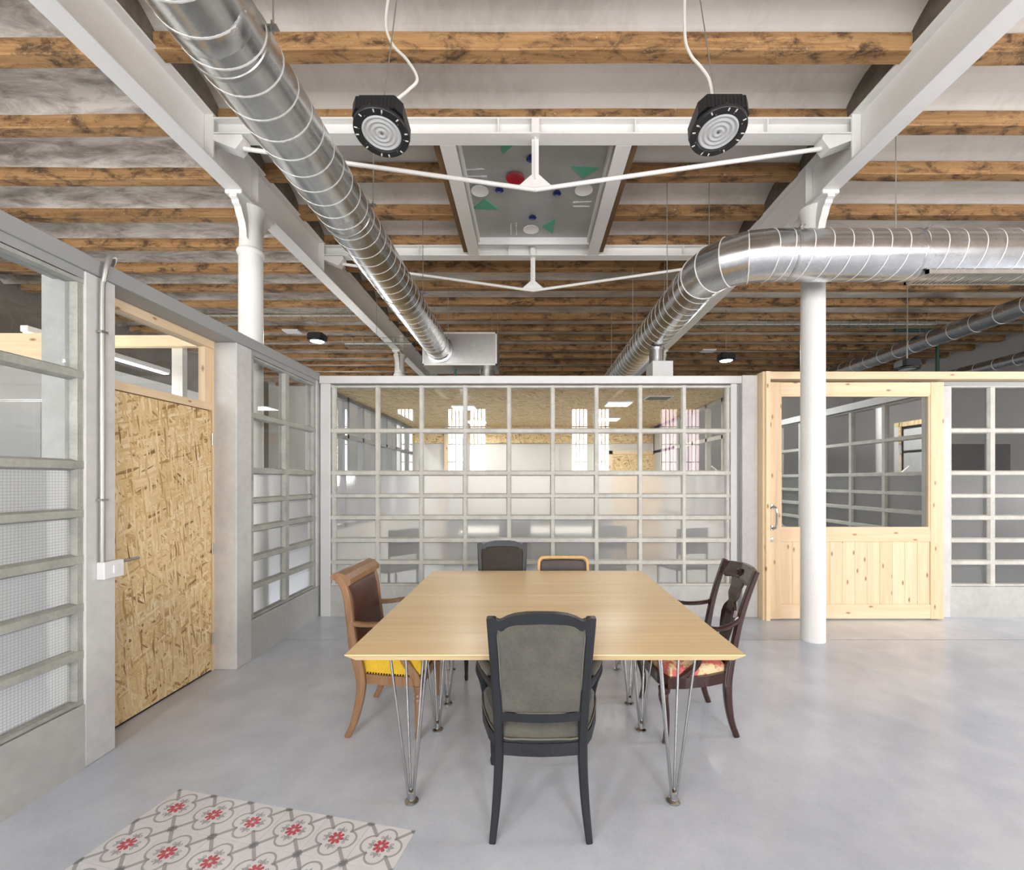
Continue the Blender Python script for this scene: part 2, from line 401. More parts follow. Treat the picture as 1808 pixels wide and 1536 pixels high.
# concrete floor: two slabs with an open joint between, over a darker bed; the old tiles are set flush into it
floor = struct(bx('floor', FX0, FX1, FY0, FY1, -0.2, -0.012, 'concrete'), 'polished grey concrete floor')
TA = -math.atan2(0.0415, 0.197)                       # the tile field lies a little askew
TO = Vector((-1.592, 1.997)); TS = 0.2035; eu = Vector((math.cos(TA), math.sin(TA))); ev = Vector((math.sin(TA), -math.cos(TA)))
T_ROWS, T_COLS = 4, 6
def tile_pt(u, v): return TO + eu * (u * TS) + ev * (v * TS)
corners = [tile_pt(-0.5, -0.5), tile_pt(T_COLS - 0.5, -0.5), tile_pt(T_COLS - 0.5, T_ROWS - 0.5), tile_pt(-0.5, T_ROWS - 0.5)]
JY = 4.10
def slab_with_hole(x0, x1, y0, y1, hole):
    m = MB(); o = [(x0, y1), (x1, y1), (x1, y0), (x0, y0)]
    vs = [(x, y, 0) for x, y in o] + [(p.x, p.y, 0) for p in hole] + [(p.x, p.y, -0.012) for p in hole]
    m.add(vs, [(i, (i + 1) % 4, 4 + (i + 1) % 4, 4 + i) for i in range(4)] + [(4 + i, 4 + (i + 1) % 4, 8 + (i + 1) % 4, 8 + i) for i in range(4)])
    return m
slab_with_hole(FX0, FX1, FY0, JY - 0.002, corners).build('floor_slab', 'floor', floor)
MB().add([(FX0, JY + 0.002, 0), (FX1, JY + 0.002, 0), (FX1, FY1, 0), (FX0, FY1, 0)], [(0, 1, 2, 3)]).build('floor_slab', 'floor', floor)
# one hydraulic tile: white body, grey quatrefoil and diagonal bars, red flower in the middle
tm = MB(); h = TS / 2 - 0.0006
tm.box(-h, h, -h, h, -0.012, 0.0)
ZL = 0.00035
def flat(pts, mi):
    tm.cur = mi; tm.add([(x, y, ZL) for x, y in pts], [tuple(range(len(pts)))]); tm.cur = 0
def stroke(pts, w, mi, closed=False):
    n = len(pts); tm.cur = mi; vs = []
    for i in range(n):
        a = pts[(i + 1) % n] if closed or i < n - 1 else pts[i]; b = pts[i - 1] if closed or i > 0 else pts[i]
        d = Vector((a[0] - b[0], a[1] - b[1])).normalized(); q = Vector((-d.y, d.x)) * (w / 2)
        vs += [(pts[i][0] + q.x, pts[i][1] + q.y, ZL), (pts[i][0] - q.x, pts[i][1] - q.y, ZL)]
    tm.add(vs, [(2 * i, 2 * i + 1, (2 * i + 3) % (2 * n), (2 * i + 2) % (2 * n)) for i in range(n if closed else n - 1)]); tm.cur = 0
quat = []
for k in range(4):
    a0 = k * PI / 2; cx_, cy_ = 0.043 * math.cos(a0), 0.043 * math.sin(a0)
    for j in range(13):
        a = a0 - 1.72 + 3.44 * j / 12; quat.append((cx_ + 0.042 * math.cos(a), cy_ + 0.042 * math.sin(a)))
stroke(quat, 0.008, 1, True)
for k in range(4):
    a = PI / 4 + k * PI / 2; c_, s_ = math.cos(a), math.sin(a)
    stroke([(0.064 * c_, 0.064 * s_), (0.10 * c_, 0.10 * s_), (1.41 * h * c_, 1.41 * h * s_)], 0.014, 1)
    nd = 1.41 * h - 0.016; flat([(nd * c_, nd * s_), (h * (1 if c_ > 0 else -1), h * (1 if s_ > 0 else -1) - 0.02 * (1 if s_ > 0 else -1)), (h * (1 if c_ > 0 else -1), h * (1 if s_ > 0 else -1)), (h * (1 if c_ > 0 else -1) - 0.02 * (1 if c_ > 0 else -1), h * (1 if s_ > 0 else -1))], 1)
for k in range(8):
    a = k * PI / 4; c_, s_ = math.cos(a), math.sin(a); R = lambda x, y: (x * c_ - y * s_, x * s_ + y * c_)
    flat([R(0.004, 0), R(0.014, 0.0062), R(0.029, 0.0072), R(0.033, 0), R(0.029, -0.0072), R(0.014, -0.0062)], 2)
    if k % 2 == 0:
        flat([R(0.030, 0.0), R(0.038, 0.015), R(0.045, 0.007), R(0.060, 0.0), R(0.045, -0.007), R(0.038, -0.015)], 1)
        for sg in (-1, 1): stroke([R(0.033, sg * 0.013), R(0.04, sg * 0.02), R(0.047, sg * 0.018), R(0.046, sg * 0.012), R(0.042, sg * 0.013)], 0.0042, 1)
tile_me = tm.mesh('tile', ['tile_white', 'tile_grey', 'tile_red'])
for r in range(T_ROWS):
    for c in range(T_COLS):
        p = tile_pt(c, r); link('tile', tile_me, floor, (p.x, p.y, 0.0), (0, 0, TA + (PI / 2) * random.randint(0, 3)))

# ceiling: small plaster vaults between timber joists
ZJ, JW, JH, PITCH, JY0 = 4.38, 0.115, 0.115, 0.62, 2.96
NJ0, NJ1 = -11, 17
cm = MB(); ns = 10
for n in range(NJ0, NJ1):
    y0 = JY0 + n * PITCH + JW * 0.5; y1 = JY0 + (n + 1) * PITCH + JW * 0.5
    for k in range(ns):
        q0, q1 = k / ns, (k + 1) / ns
        z = lambda q: ZJ + JH - 0.02 + 0.135 * math.sin(PI * q) ** 0.85
        cm.add([(FX0, y0 + (y1 - y0) * q0, z(q0)), (FX1, y0 + (y1 - y0) * q0, z(q0)), (FX1, y0 + (y1 - y0) * q1, z(q1)), (FX0, y0 + (y1 - y0) * q1, z(q1))], [(0, 1, 2, 3)])
ceiling = struct(cm.build('ceiling', 'plaster', None, True), 'plaster vaults between timber joists')
bx('roof_slab', FX0, FX1, FY0 - 0.1, FY1, 4.68, 4.8, 'concrete', ceiling)
BL, BR = -2.575, 2.64                                 # the two main beams
def joist_mesh(L):
    # near face, beaded edge and underside, a little uneven
    m = MB(); seg = max(2, int(L / 0.45)); rows = []
    prof = [(0, JH), (0, 0.024), (0.006, 0.018), (0.003, 0.012), (0.009, 0.0), (JW - 0.006, 0), (JW, 0.008), (JW, JH)]
    for i in range(seg + 1):
        x = -L / 2 + L * i / seg; j1, j2 = random.uniform(-0.004, 0.004), random.uniform(-0.004, 0.004)
        rows.append([(x, y + j1, z + j2 * (1 if z < 0.1 else 0)) for y, z in prof])
    n = len(prof); vs = [p for r in rows for p in r]
    m.add(vs, [(i * n + j, i * n + (j + 1) % n, (i + 1) * n + (j + 1) % n, (i + 1) * n + j) for i in range(seg) for j in range(n)] + [tuple(range(n)), tuple(range(seg * n, seg * n + n))])
    return m.mesh('joist', 'joist')
SKX0, SKX1 = -0.60, 0.72
bays = [(-7.75, BL - 0.06), (BL + 0.06, BR - 0.06), (BR + 0.06, 9.9)]
jm = {}
def put_joist(x0, x1, y, z, rz=0.0):
    L = round(x1 - x0, 2); var = random.randint(0, 2)
    if (L, var) not in jm: jm[L, var] = joist_mesh(L)
    link('joist', jm[L, var], ceiling, ((x0 + x1) / 2, y, z), (0, 0, rz))
for n in range(NJ0, NJ1 + 1):
    for b, (x0, x1) in enumerate(bays):
        y = JY0 + n * PITCH + (0.045 if b == 0 else 0.0) + random.uniform(-0.015, 0.015)
        if b == 1 and n in (2, 3):
            put_joist(x0, SKX0 - 0.19, y, ZJ); put_joist(SKX1 + 0.19, x1, y, ZJ)
        else: put_joist(x0, x1, y, ZJ + random.uniform(-0.006, 0.006), random.uniform(-0.002, 0.002))
for xb, w in ((BL, 0.11), (BR, 0.11)):
    bx('masonry_haunch', xb - w / 2, xb + w / 2, FY0, FY1, 4.40, 4.66, 'brick_dark', ceiling)

# outer walls; the one behind the viewer has tall windows
wf = struct(bx('wall_front', FX0, FX1, -4.45, -4.2, 0, 0.98, 'wall_white'), 'white wall with tall windows')
bx('wall_head', FX0, FX1, -4.45, -4.2, 3.72, 4.7, 'wall_white', wf)
edges = [FX0] + sum([[x - 0.26, x + 0.26] for x in WINX], []) + [FX1]
for i in range(0, len(edges), 2): bx('wall_pier', edges[i], edges[i + 1], -4.45, -4.2, 0.98, 3.72, 'wall_white', wf)
for x in WINX:
    for dx in (-0.115, 0.0, 0.115): bx('glazing_bar', x + dx - 0.012, x + dx + 0.012, -4.11, -4.09, 1.0, 3.7, 'steel_grey', wf)
    for z in (1.5, 2.05, 2.6, 3.15): bx('glazing_bar', x - 0.25, x + 0.25, -4.11, -4.09, z - 0.016, z + 0.016, 'steel_grey', wf)
struct(bx('wall_right', FX1, FX1 + 0.2, -4.4, FY1, 0, 4.7, 'wall_white'), 'white side wall far beyond the sliding door')
struct(bx('wall_far', FX0, FX1, FY1, FY1 + 0.2, 0, 4.7, 'wall_white'), 'far white end wall')
struct(bx('wall_side', FX0 - 0.2, FX0, -4.4, FY1, 0, 4.7, 'wall_old'), 'old grey outer wall beyond the office')

# ------------------------------------------------------------------ beams and columns
def ibeam_y(m, xc, y0, y1, z0, z1, fw, ft=0.016, wt=0.012):
    m.box(xc - fw / 2, xc + fw / 2, y0, y1, z0, z0 + ft, 0.003); m.box(xc - fw / 2, xc + fw / 2, y0, y1, z1 - ft, z1, 0.003); m.box(xc - wt / 2, xc + wt / 2, y0, y1, z0 + ft, z1 - ft)
CB = [(3.50, 'nearer'), (5.40, 'farther')]
ZF = 4.02
COLY = [4.10, 8.83]
for xb, side in ((BL, 'left'), (BR, 'right')):
    m = MB(); ibeam_y(m, xb, FY0, FY1, ZF, 4.395, 0.152)
    bm_ = struct(m.build('beam', 'white_paint'), 'white painted steel beam running lengthwise on the %s' % side)
    s = 1 if xb < 0 else -1
    for y in COLY + [-0.63]:
        for sg in (1, -1): bx('stiffener_plate', *sorted((xb + sg * 0.008, xb + sg * 0.07)), y - 0.006, y + 0.006, ZF + 0.016, 4.379, 'white_paint', bm_)
    for y, _ in CB: bx('connection_plate', *sorted((xb + s * 0.008, xb + s * 0.078)), y - 0.002, y + 0.012, ZF + 0.016, 4.379, 'white_paint', bm_)
def column(x, y, name, label):
    t = struct(empty(name, (x, y, 0)), label)
    MB().lathe([(0.102, 0), (0.102, 0.02), (0.1005, 3.0), (0.0995, 3.56)], seg=36).build('shaft', 'white_paint', t, True)
    MB().lathe([(0.100, 3.555), (0.112, 3.565), (0.117, 3.585), (0.112, 3.60), (0.097, 3.615), (0.094, 3.70), (0.094, 3.84), (0.104, 3.92), (0.118, 3.965), (0.12, 3.985)], seg=36).build('capital', 'white_paint', t, True)
    MB().box(-0.075, 0.075, -0.25, 0.25, 3.985, 4.02, 0.006).build('cap_plate', 'white_paint', t)
    for sg in (-1, 1):                                 # scrolled bracket fore and aft of the shaft
        o = [(0.085, 3.985), (0.25, 3.985), (0.252, 3.955), (0.225, 3.945), (0.215, 3.92), (0.19, 3.905), (0.165, 3.85), (0.135, 3.80), (0.118, 3.74), (0.112, 3.68), (0.085, 3.66)]
        MB().prism([(sg * u, v) for u, v in o], lambda u, v, d: (d, u, v), -0.032, 0.032).build('bracket', 'white_paint', t)
    return t
column(BR, COLY[0], 'column', 'round white cast iron column in front of the pine sliding door')
column(BL, COLY[0], 'column', 'round white column rising behind the grey glazed partition')
column(BL, COLY[1], 'column', 'small far white column above the back partition')
column(BR, COLY[1], 'column', 'far white column hidden behind the silver duct')
column(8.0, COLY[0], 'column', 'white column at the side bay')

# cross beams trussed by a king post and tie rods
for y, tagname in CB:
    m = MB(); z0, z1 = 4.23, 4.36; xa, xb = BL + 0.012, BR - 0.012
    m.box(xa, xb, y, y + 0.13, z0, z0 + 0.012, 0.002); m.box(xa, xb, y, y + 0.13, z1 - 0.012, z1, 0.002); m.box(xa, xb, y + 0.06, y + 0.07, z0 + 0.012, z1 - 0.012)
    cb = struct(m.build('cross_beam', 'white_paint'), 'white steel cross beam, the %s of the two framing the ceiling panel' % tagname)
    for x in (-0.24, 0.055, 0.85, -1.35, 1.9): bx('stiffener_plate', x - 0.005, x + 0.005, y + 0.004, y + 0.06, z0 + 0.012, z1 - 0.012, 'white_paint', cb)
    yc = y + 0.065; kx = 0.055
    m = MB(); m.box(kx - 0.028, kx + 0.028, yc - 0.004, yc + 0.004, 3.86, z0); m.box(kx - 0.004, kx + 0.004, yc - 0.028, yc + 0.028, 3.9, z0); m.box(kx - 0.03, kx + 0.03, yc - 0.07, yc - 0.066, z0 - 0.0, z1 - 0.012)
    m.build('king_post', 'white_paint', cb)
    MB().prism([(kx - 0.15, 3.835), (kx + 0.15, 3.835), (kx + 0.03, 3.94), (kx - 0.03, 3.94)], lambda u, v, d: (u, yc + d, v), -0.011, 0.011).build('gusset', 'white_paint', cb)
    for sg, xe in ((-1, BL + 0.28), (1, BR - 0.28)):
        MB().tube([(kx, yc, 3.825), (xe, yc, 4.155)], 0.017, 10).build('tie_rod', 'white_paint', cb, True)
        xw = BL + 0.01 if sg < 0 else BR - 0.01
        MB().prism([(xw, 4.225), (xe - sg * 0.02, 4.225), (xe - sg * 0.03, 4.19), (xe + sg * 0.03, 4.11), (xw - sg * 0.02, 4.195), (xw, 4.19)], lambda u, v, d: (u, yc + d, v), -0.06, 0.045).build('end_bracket', 'white_paint', cb)

# framed ceiling panel between the cross beams
sk = struct(empty('ceiling_panel_frame', (0, 0, 0)), 'white steel frame holding a grey panel in the ceiling')
ya, yb = CB[0][0] + 0.13, CB[1][0]
for x0, x1 in ((SKX0 - 0.13, SKX0), (SKX1, SKX1 + 0.13)):
    m = MB(); m.box(x0, x1, ya + 0.002, yb - 0.002, 4.23, 4.242, 0.002); m.box((x0 + x1) / 2 - 0.005, (x0 + x1) / 2 + 0.005, ya + 0.002, yb - 0.002, 4.242, 4.36); m.box(x0, x1, ya + 0.002, yb - 0.002, 4.348, 4.36)
    m.build('frame_bar', 'white_paint', sk)
bx('panel', SKX0, SKX1, ya + 0.002, yb - 0.12, 4.385, 4.41, 'panel_grey', sk)
bx('frame_lip', SKX0, SKX1, yb - 0.12, yb - 0.1, 4.30, 4.41, 'white_paint', sk)
bx('frame_lip', SKX0, SKX0 + 0.02, ya + 0.002, yb - 0.12, 4.32, 4.41, 'white_paint', sk); bx('frame_lip', SKX1 - 0.02, SKX1, ya + 0.002, yb - 0.12, 4.32, 4.41, 'white_paint', sk)
for x in (SKX0 - 0.19, SKX1 + 0.135): bx('trimmer_board', x, x + 0.055, ya + 0.002, yb - 0.01, 4.262, 4.49, 'trim_brown', sk)

# ------------------------------------------------------------------ concrete-grid partitions
ROWS = [(0.36, 0.557), (0.618, 0.797), (0.858, 1.043), (1.105, 1.283), (1.338, 1.529), (1.588, 1.99), (2.05, 2.485)]
def bar_prof(w, d): return [(-w, -d * .25), (-w, d * .25), (-w * .62, d), (w * .62, d), (w, d * .25), (w, -d * .25), (w * .62, -d), (-w * .62, -d)]
bar_cache = {}
def bar(parent, name, L, w, d, loc, axis):
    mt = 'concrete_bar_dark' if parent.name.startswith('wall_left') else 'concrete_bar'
    key = (round(L, 3), w, d, axis, mt)
    if key not in bar_cache:
        m = MB()
        fn = {'x': lambda u, v, q: (q, v, u), 'y': lambda u, v, q: (v, q, u), 'zx': lambda u, v, q: (u, v, q), 'zy': lambda u, v, q: (v, u, q)}[axis]
        m.prism(bar_prof(w, d), fn, -L / 2, L / 2); bar_cache[key] = m.mesh(name, mt)
    return link(name, bar_cache[key], parent, loc)
pane_cache = {}
def grid(parent, cells, plane, along, mats, z0=0.33, ztop=2.515):
    """cells: glass intervals along the wall; plane: position of the glass; along: 'x' or 'y'"""
    u0, u1 = cells[0][0] - 0.05, cells[-1][1] + 0.05
    P = lambda u, z: (u, plane, z) if along == 'x' else (plane, u, z)
    zs = [(z0 + ROWS[0][0]) / 2] + [(ROWS[i][1] + ROWS[i + 1][0]) / 2 for i in range(6)] + [(ROWS[6][1] + ztop) / 2]
    hw = [(ROWS[0][0] - z0) / 2] + [(ROWS[i + 1][0] - ROWS[i][1]) / 2 for i in range(6)] + [(ztop - ROWS[6][1]) / 2]
    for z, w in zip(zs, hw): bar(parent, 'rail', u1 - u0, w, 0.036, P((u0 + u1) / 2, z), along)
    us = [((u0 + cells[0][0]) / 2, (cells[0][0] - u0) / 2)] + [((cells[i][1] + cells[i + 1][0]) / 2, (cells[i + 1][0] - cells[i][1]) / 2) for i in range(len(cells) - 1)] + [((u1 + cells[-1][1]) / 2, (u1 - cells[-1][1]) / 2)]
    for u, w in us: bar(parent, 'mullion', ztop - z0, w, 0.032, P(u, (z0 + ztop) / 2), 'zx' if along == 'x' else 'zy')
    for a, b in cells:
        for i, (za, zb) in enumerate(ROWS):
            mt = mats[0] if i >= 5 else mats[1]; key = (round(b - a, 3), round(zb - za, 3), along, mt)
            if key not in pane_cache:
                q = 0.004; hu, hz = (b - a) / 2 + q, (zb - za) / 2 + q
                m = MB(); p = lambda u, z: (u, 0, z) if along == 'x' else (0, u, z)
                m.add([p(-hu, -hz), p(hu, -hz), p(hu, hz), p(-hu, hz)], [(0, 1, 2, 3)])
                pane_cache[key] = m.mesh('pane', mt)
            link('pane', pane_cache[key], parent, P((a + b) / 2, (za + zb) / 2))
XL = -2.28
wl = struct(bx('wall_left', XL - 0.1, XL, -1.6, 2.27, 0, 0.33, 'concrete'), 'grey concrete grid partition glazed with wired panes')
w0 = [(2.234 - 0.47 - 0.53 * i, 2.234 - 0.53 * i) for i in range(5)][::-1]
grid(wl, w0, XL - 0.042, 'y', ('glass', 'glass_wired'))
bx('post', XL - 0.23, XL, 2.272, 2.442, 0, 2.56, 'concrete_post', wl, 0.006)
bx('post', XL - 0.23, XL - 0.0, -0.64, -0.5, 0, 2.56, 'concrete_post', wl, 0.006)
bx('channel', XL - 0.17, XL + 0.012, -1.6, 4.82, 2.56, 2.645, 'steel_grey', wl, 0.004)
bx('channel_lip', XL - 0.165, XL - 0.005, -1.6, 2.27, 2.515, 2.56, 'steel_grey', wl)
bx('post', XL - 0.19, XL, 3.45, 3.64, 0, 2.56, 'concrete_post', wl, 0.006)
bx('plinth', XL - 0.1, XL, 3.64, 4.86, 0, 0.33, 'concrete', wl)
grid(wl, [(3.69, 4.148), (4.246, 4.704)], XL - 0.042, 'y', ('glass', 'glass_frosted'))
bx('post', XL - 0.12, XL, 4.752, 4.86, 0.33, 2.56, 'concrete_post', wl, 0.006)
bx('channel_lip', XL - 0.1, XL - 0.005, 3.64, 4.8, 2.515, 2.56, 'steel_grey', wl)

YB = 4.80
wb = struct(bx('wall_back', -2.25, 2.26, YB, YB + 0.1, 0, 0.33, 'sill_white'), 'pale concrete grid partition with nine columns of panes')
c0 = -2.098; cells = [(c0 + 0.4777 * i, c0 + 0.4777 * i + 0.4247) for i in range(9)]
grid(wb, cells, YB + 0.04, 'x', ('glass', 'glass_frosted'))
bx('post', -2.258, -2.15, YB - 0.01, YB + 0.1, 0.0, 2.53, 'steel_light', wb, 0.006)
bx('post', 2.20, 2.27, YB, YB + 0.1, 0, 2.53, 'steel_light', wb, 0.006)
bx('channel', -2.265, 2.31, YB - 0.02, YB + 0.12, 2.53, 2.612, 'steel_light', wb, 0.004)
bx('post', 2.31, 2.475, YB - 0.035, YB + 0.12, 0, 2.615, 'concrete_post', wb, 0.006)
bx('reveal', 2.27, 2.31, YB + 0.05, YB + 0.1, 0, 2.53, 'steel_grey', wb)
bx('ledge', -2.14, 2.19, YB - 0.012, YB + 0.002, 0.30, 0.335, 'sill_white', wb)

wr = struct(bx('wall_door_side', 4.40, 9.9, YB - 0.02, YB + 0.1, 0, 0.33, 'concrete'), 'grey concrete grid partition beside the sliding door')
rcells = [(4.595 + 0.4777 * i, 4.595 + 0.4777 * i + 0.4) for i in range(10)]
grid(wr, rcells, YB + 0.02, 'x', ('glass', 'glass_frosted'))
bx('post', 4.40, 4.55, YB - 0.04, YB + 0.1, 0, 2.50, 'concrete_post', wr, 0.006)
bx('channel', 4.41, 9.9, YB - 0.03, YB + 0.1, 2.505, 2.545, 'steel_grey', wr)
tr = struct(bx('trim_1', 2.55, 9.9, 4.665, 4.80, 2.55, 2.63, 'pine_x', None, 0.004), 'pine header beam over the sliding door')

# ------------------------------------------------------------------ OSB door with pine transom
XD = -2.46
d1 = struct(bx('door_1', XD - 0.042, XD, 2.50, 3.428, 0.012, 2.015, 'osb_wall', None, 0.002), 'oriented strand board door in a pine frame')
fr = [('door_jamb', 3.432, 3.45, 0, 2.56), ('door_jamb', 2.45, 2.49, 0, 2.56)]
for nme, y0, y1, z0, z1 in fr: bx(nme, XD - 0.07, XD + 0.006, y0, y1, z0, z1, 'pine_z', d1)
bx('transom_rail', XD - 0.06, XD + 0.004, 2.49, 3.432, 2.022, 2.075, 'pine_y', d1); bx('transom_rail', XD - 0.06, XD + 0.02, 2.49, 3.432, 2.50, 2.558, 'pine_y', d1)
bx('transom_stile', XD - 0.05, XD, 3.36, 3.432, 2.075, 2.50, 'pine_z', d1); bx('transom_stile', XD - 0.05, XD, 2.49, 2.55, 2.075, 2.50, 'pine_z', d1)
MB().add([(XD - 0.03, 2.545, 2.07), (XD - 0.03, 3.365, 2.07), (XD - 0.03, 3.365, 2.505), (XD - 0.03, 2.545, 2.505)], [(0, 1, 2, 3)]).build('pane', 'glass', d1)
hd = MB(); hd.lathe([(0.024, 0), (0.024, 0.01), (0.01, 0.012), (0.01, 0.05)], (XD, 2.60, 1.0), 16, 0); hd.tube([(XD + 0.05, 2.59, 1.0), (XD + 0.052, 2.73, 1.002)], 0.0085, 10)
hd.build('door_handle', 'brushed_steel', d1, True)
for z in (0.25, 0.95, 1.8): MB().lathe([(0.007, -0.045), (0.007, 0.045)], (XD + 0.006, 3.43, z), 10).build('hinge', 'brushed_steel', d1, True)
bx('door_gap_shade', XD - 0.04, XD - 0.004, 2.49, 3.43, 0.0, 0.011, 'black_plastic', d1)  # black strip standing in for the shade under the door leaf

# conduit and light switch on the post
sw = tag(empty('light_switch', (XL, 2.385, 1.0)), 'white surface mounted light switch box on the concrete post beside the board door', 'switch')
MB().box(0.0, 0.042, -0.055, 0.062, -0.046, 0.046, 0.004).build('switch_box', 'plastic_white', sw)
MB().box(0.042, 0.048, -0.005, 0.028, -0.022, 0.022, 0.002).build('rocker', 'plastic_white', sw)
cd = tag(empty('conduit', (XL, 2.345, 1.046)), 'thin grey metal conduit hooked over the grey channel and running down to the switch', 'pipe')
MB().sweep([(0.018, 0, 0), (0.018, 0, 0.6), (0.018, 0, 1.4), (0.026, 0, 1.49), (0.036, 0.002, 1.56), (0.037, 0.018, 1.622), (0.026, 0.05, 1.648), (0.0, 0.085, 1.646), (-0.05, 0.12, 1.632), (-0.12, 0.15, 1.622)], 0.0125, (0, 1, 0), 12, 5, 1.0).build('tube', 'wire_steel', cd, True)
for z in (0.33, 1.22): MB().box(0.001, 0.034, -0.018, 0.018, z - 0.006, z + 0.006).build('clip', 'brushed_steel', cd)

# ------------------------------------------------------------------ pine sliding door
YD = 4.675
d2 = struct(empty('door_2', (0, 0, 0)), 'wide pine sliding door with a window and boarded lower panel')
X0, X1 = 2.548, 4.40
bx('stile', X0, 2.668, YD, YD + 0.05, 0.012, 2.52, 'pine_z', d2, 0.003); bx('stile', 4.258, X1, YD, YD + 0.05, 0.012, 2.52, 'pine_z', d2, 0.003)
bx('top_rail', 2.668, 4.258, YD + 0.002, YD + 0.05, 2.388, 2.518, 'pine_x', d2, 0.003)
bx('middle_rail', 2.668, 4.258, YD + 0.002, YD + 0.05, 0.83, 0.965, 'pine_x', d2, 0.003); bx('bottom_rail', 2.668, 4.258, YD + 0.002, YD + 0.05, 0.014, 0.165, 'pine_x', d2, 0.003)
np_ = 12; pw = (4.258 - 2.668) / np_
for i in range(np_): bx('plank', 2.668 + i * pw + 0.0008, 2.668 + (i + 1) * pw - 0.0008, YD + 0.012, YD + 0.04, 0.165, 0.83, 'pine_z', d2, 0.002)
for a, b, c, d in ((2.668, 4.258, 0.965, 0.985), (2.668, 4.258, 2.368, 2.388)): bx('glazing_bead', a, b, YD + 0.008, YD + 0.045, c, d, 'pine_x', d2)
for a, b in ((2.668, 2.684), (4.242, 4.258)): bx('glazing_bead', a, b, YD + 0.008, YD + 0.045, 0.985, 2.368, 'pine_z', d2)
MB().add([(2.68, YD + 0.025, 0.98), (4.245, YD + 0.025, 0.98), (4.245, YD + 0.025, 2.372), (2.68, YD + 0.025, 2.372)], [(0, 1, 2, 3)]).build('pane', 'glass', d2)
m = MB(); hx = 2.575
m.sweep([(hx, YD, 1.2), (hx, YD - 0.045, 1.2), (hx + 0.012, YD - 0.065, 1.18), (hx + 0.016, YD - 0.068, 1.09), (hx + 0.012, YD - 0.065, 1.0), (hx, YD - 0.045, 0.975), (hx, YD, 0.975)], 0.0105, (1, 0, 0), 10, 4, 1.0)
for z in (1.2, 0.975): m.lathe([(0.026, 0), (0.026, -0.008), (0.014, -0.01)], (hx, YD, z), 18, 1)
m.build('pull_handle', 'chrome', d2, True)
MB().lathe([(0.024, 0), (0.024, -0.008), (0.01, -0.01), (0.01, -0.016)], (2.575, YD, 0.85), 18, 1).build('lock', 'brushed_steel', d2, True)
bx('door_jamb', 2.477, 2.50, YD - 0.005, YD + 0.18, 0, 2.63, 'pine_z', d2); bx('door_jamb', 2.50, 2.546, YD - 0.03, YD + 0.05, 0, 2.63, 'pine_z', d2, 0.003)
# ================================================================== DUCTS
def helix(m, R, L, pitch, r=0.0038, seg=28, s0=0.0):
    """raised lock seam winding along local +Y"""
    n = int(L / pitch * seg); vs = []
    for i in range(n + 1):
        a = 2 * PI * i / seg; y = L * i / n
        for q in range(4):
            b = PI / 4 + q * PI / 2
            rr = R + r * math.cos(b); vs.append((rr * math.cos(a + s0), y + r * 1.5 * math.sin(b), rr * math.sin(a + s0)))
    m.add(vs, [(i * 4 + q, i * 4 + (q + 1) % 4, i * 4 + 4 + (q + 1) % 4, i * 4 + 4 + q) for i in range(n) for q in range(4)])
def pipe_y(R, L, seg=48): return MB().lathe([(R, 0), (R, L)], (0, 0, 0), seg, 1)
def ring(R, y, w=0.012, t=0.006, seg=40): return MB().lathe([(R, y - w), (R + t, y - w * .7), (R + t, y + w * .7), (R, y + w)], (0, 0, 0), seg, 1)
def vault_z(y):
    q = ((y - JY0 - JW * 0.5) / PITCH) % 1.0
    return ZJ + 0.02 if (q < 0.11 or q > 0.89) else ZJ + JH - 0.02 + 0.135 * math.sin(PI * q) ** 0.85 - 0.004
def hanger(t, x, y, z0, z1, name='hanger_rod', r=0.0042):
    z1 = vault_z(t.location.y + y) - t.location.z if z1 > 0.3 else z1
    return _hanger(t, x, y, z0, z1, name, r)
def _hanger(t, x, y, z0, z1, name='hanger_rod', r=0.0042): MB().tube([(x, y, z0), (x, y, z1)], r, 6).build(name, 'wire_steel', t)
# long straight duct
DX, DZ, DR = -1.475, 3.645, 0.20
t = tag(empty('spiral_duct', (DX, 0, DZ)), 'long straight galvanised spiral duct running to a sheet metal box', 'duct')
o = pipe_y(DR, 8.29).build('pipe', 'galvanised', t, True); o.location.y = -1.0
m = MB(); helix(m, DR, 8.2, 0.15); m.build('seam', 'seam_metal', t, True).location.y = -1.0
for y in (2.02, 4.95): ring(DR, y, 0.045, 0.003).build('sleeve', 'galvanised', t, True)
for y in (2.17, 3.57, 5.25, 6.9):
    ring(DR, y, 0.014, 0.005).build('clamp', 'brushed_steel', t, True)
    m = MB(); m.box(0.195, 0.245, y - 0.016, y + 0.016, 0.055, 0.062); m.box(0.215, 0.222, y - 0.012, y + 0.012, 0.035, 0.085); m.build('clamp_lug', 'brushed_steel', t)
    hanger(t, 0.222, y, 0.06, 4.50 - DZ)
ring(DR, 7.262, 0.03, 0.03).build('flange', 'galvanised', t, True)
# sheet metal box at its end
bxo = tag(empty('plenum_box', (-1.135, 7.6, 3.38)), 'rectangular galvanised plenum box at the end of the straight duct', 'duct')
MB().box(-0.615, 0.615, -0.3, 0.3, 0, 0.545, 0.004).build('casing', 'galvanised_sheet', bxo)
for x in (-0.615, 0.59): MB().box(x, x + 0.025, -0.308, -0.3, 0, 0.545).build('edge_strip', 'seam_metal', bxo)
for z in (0, 0.52): MB().box(-0.615, 0.615, -0.308, -0.3, z, z + 0.025).build('edge_strip', 'seam_metal', bxo)
for x in (-0.5, 0.5, 0.6): hanger(bxo, x, 0.1, 0.545, 4.50 - 3.38)
MB().lathe([(0.13, 0), (0.13, -0.75)], (0.42, 0.1, 0), 28).build('outlet_spigot', 'galvanised', bxo, True)
MB().box(-0.25, 0.2, -0.1, 0.2, -0.6, -0.12, 0.004).build('damper_box', 'galvanised_sheet', bxo)
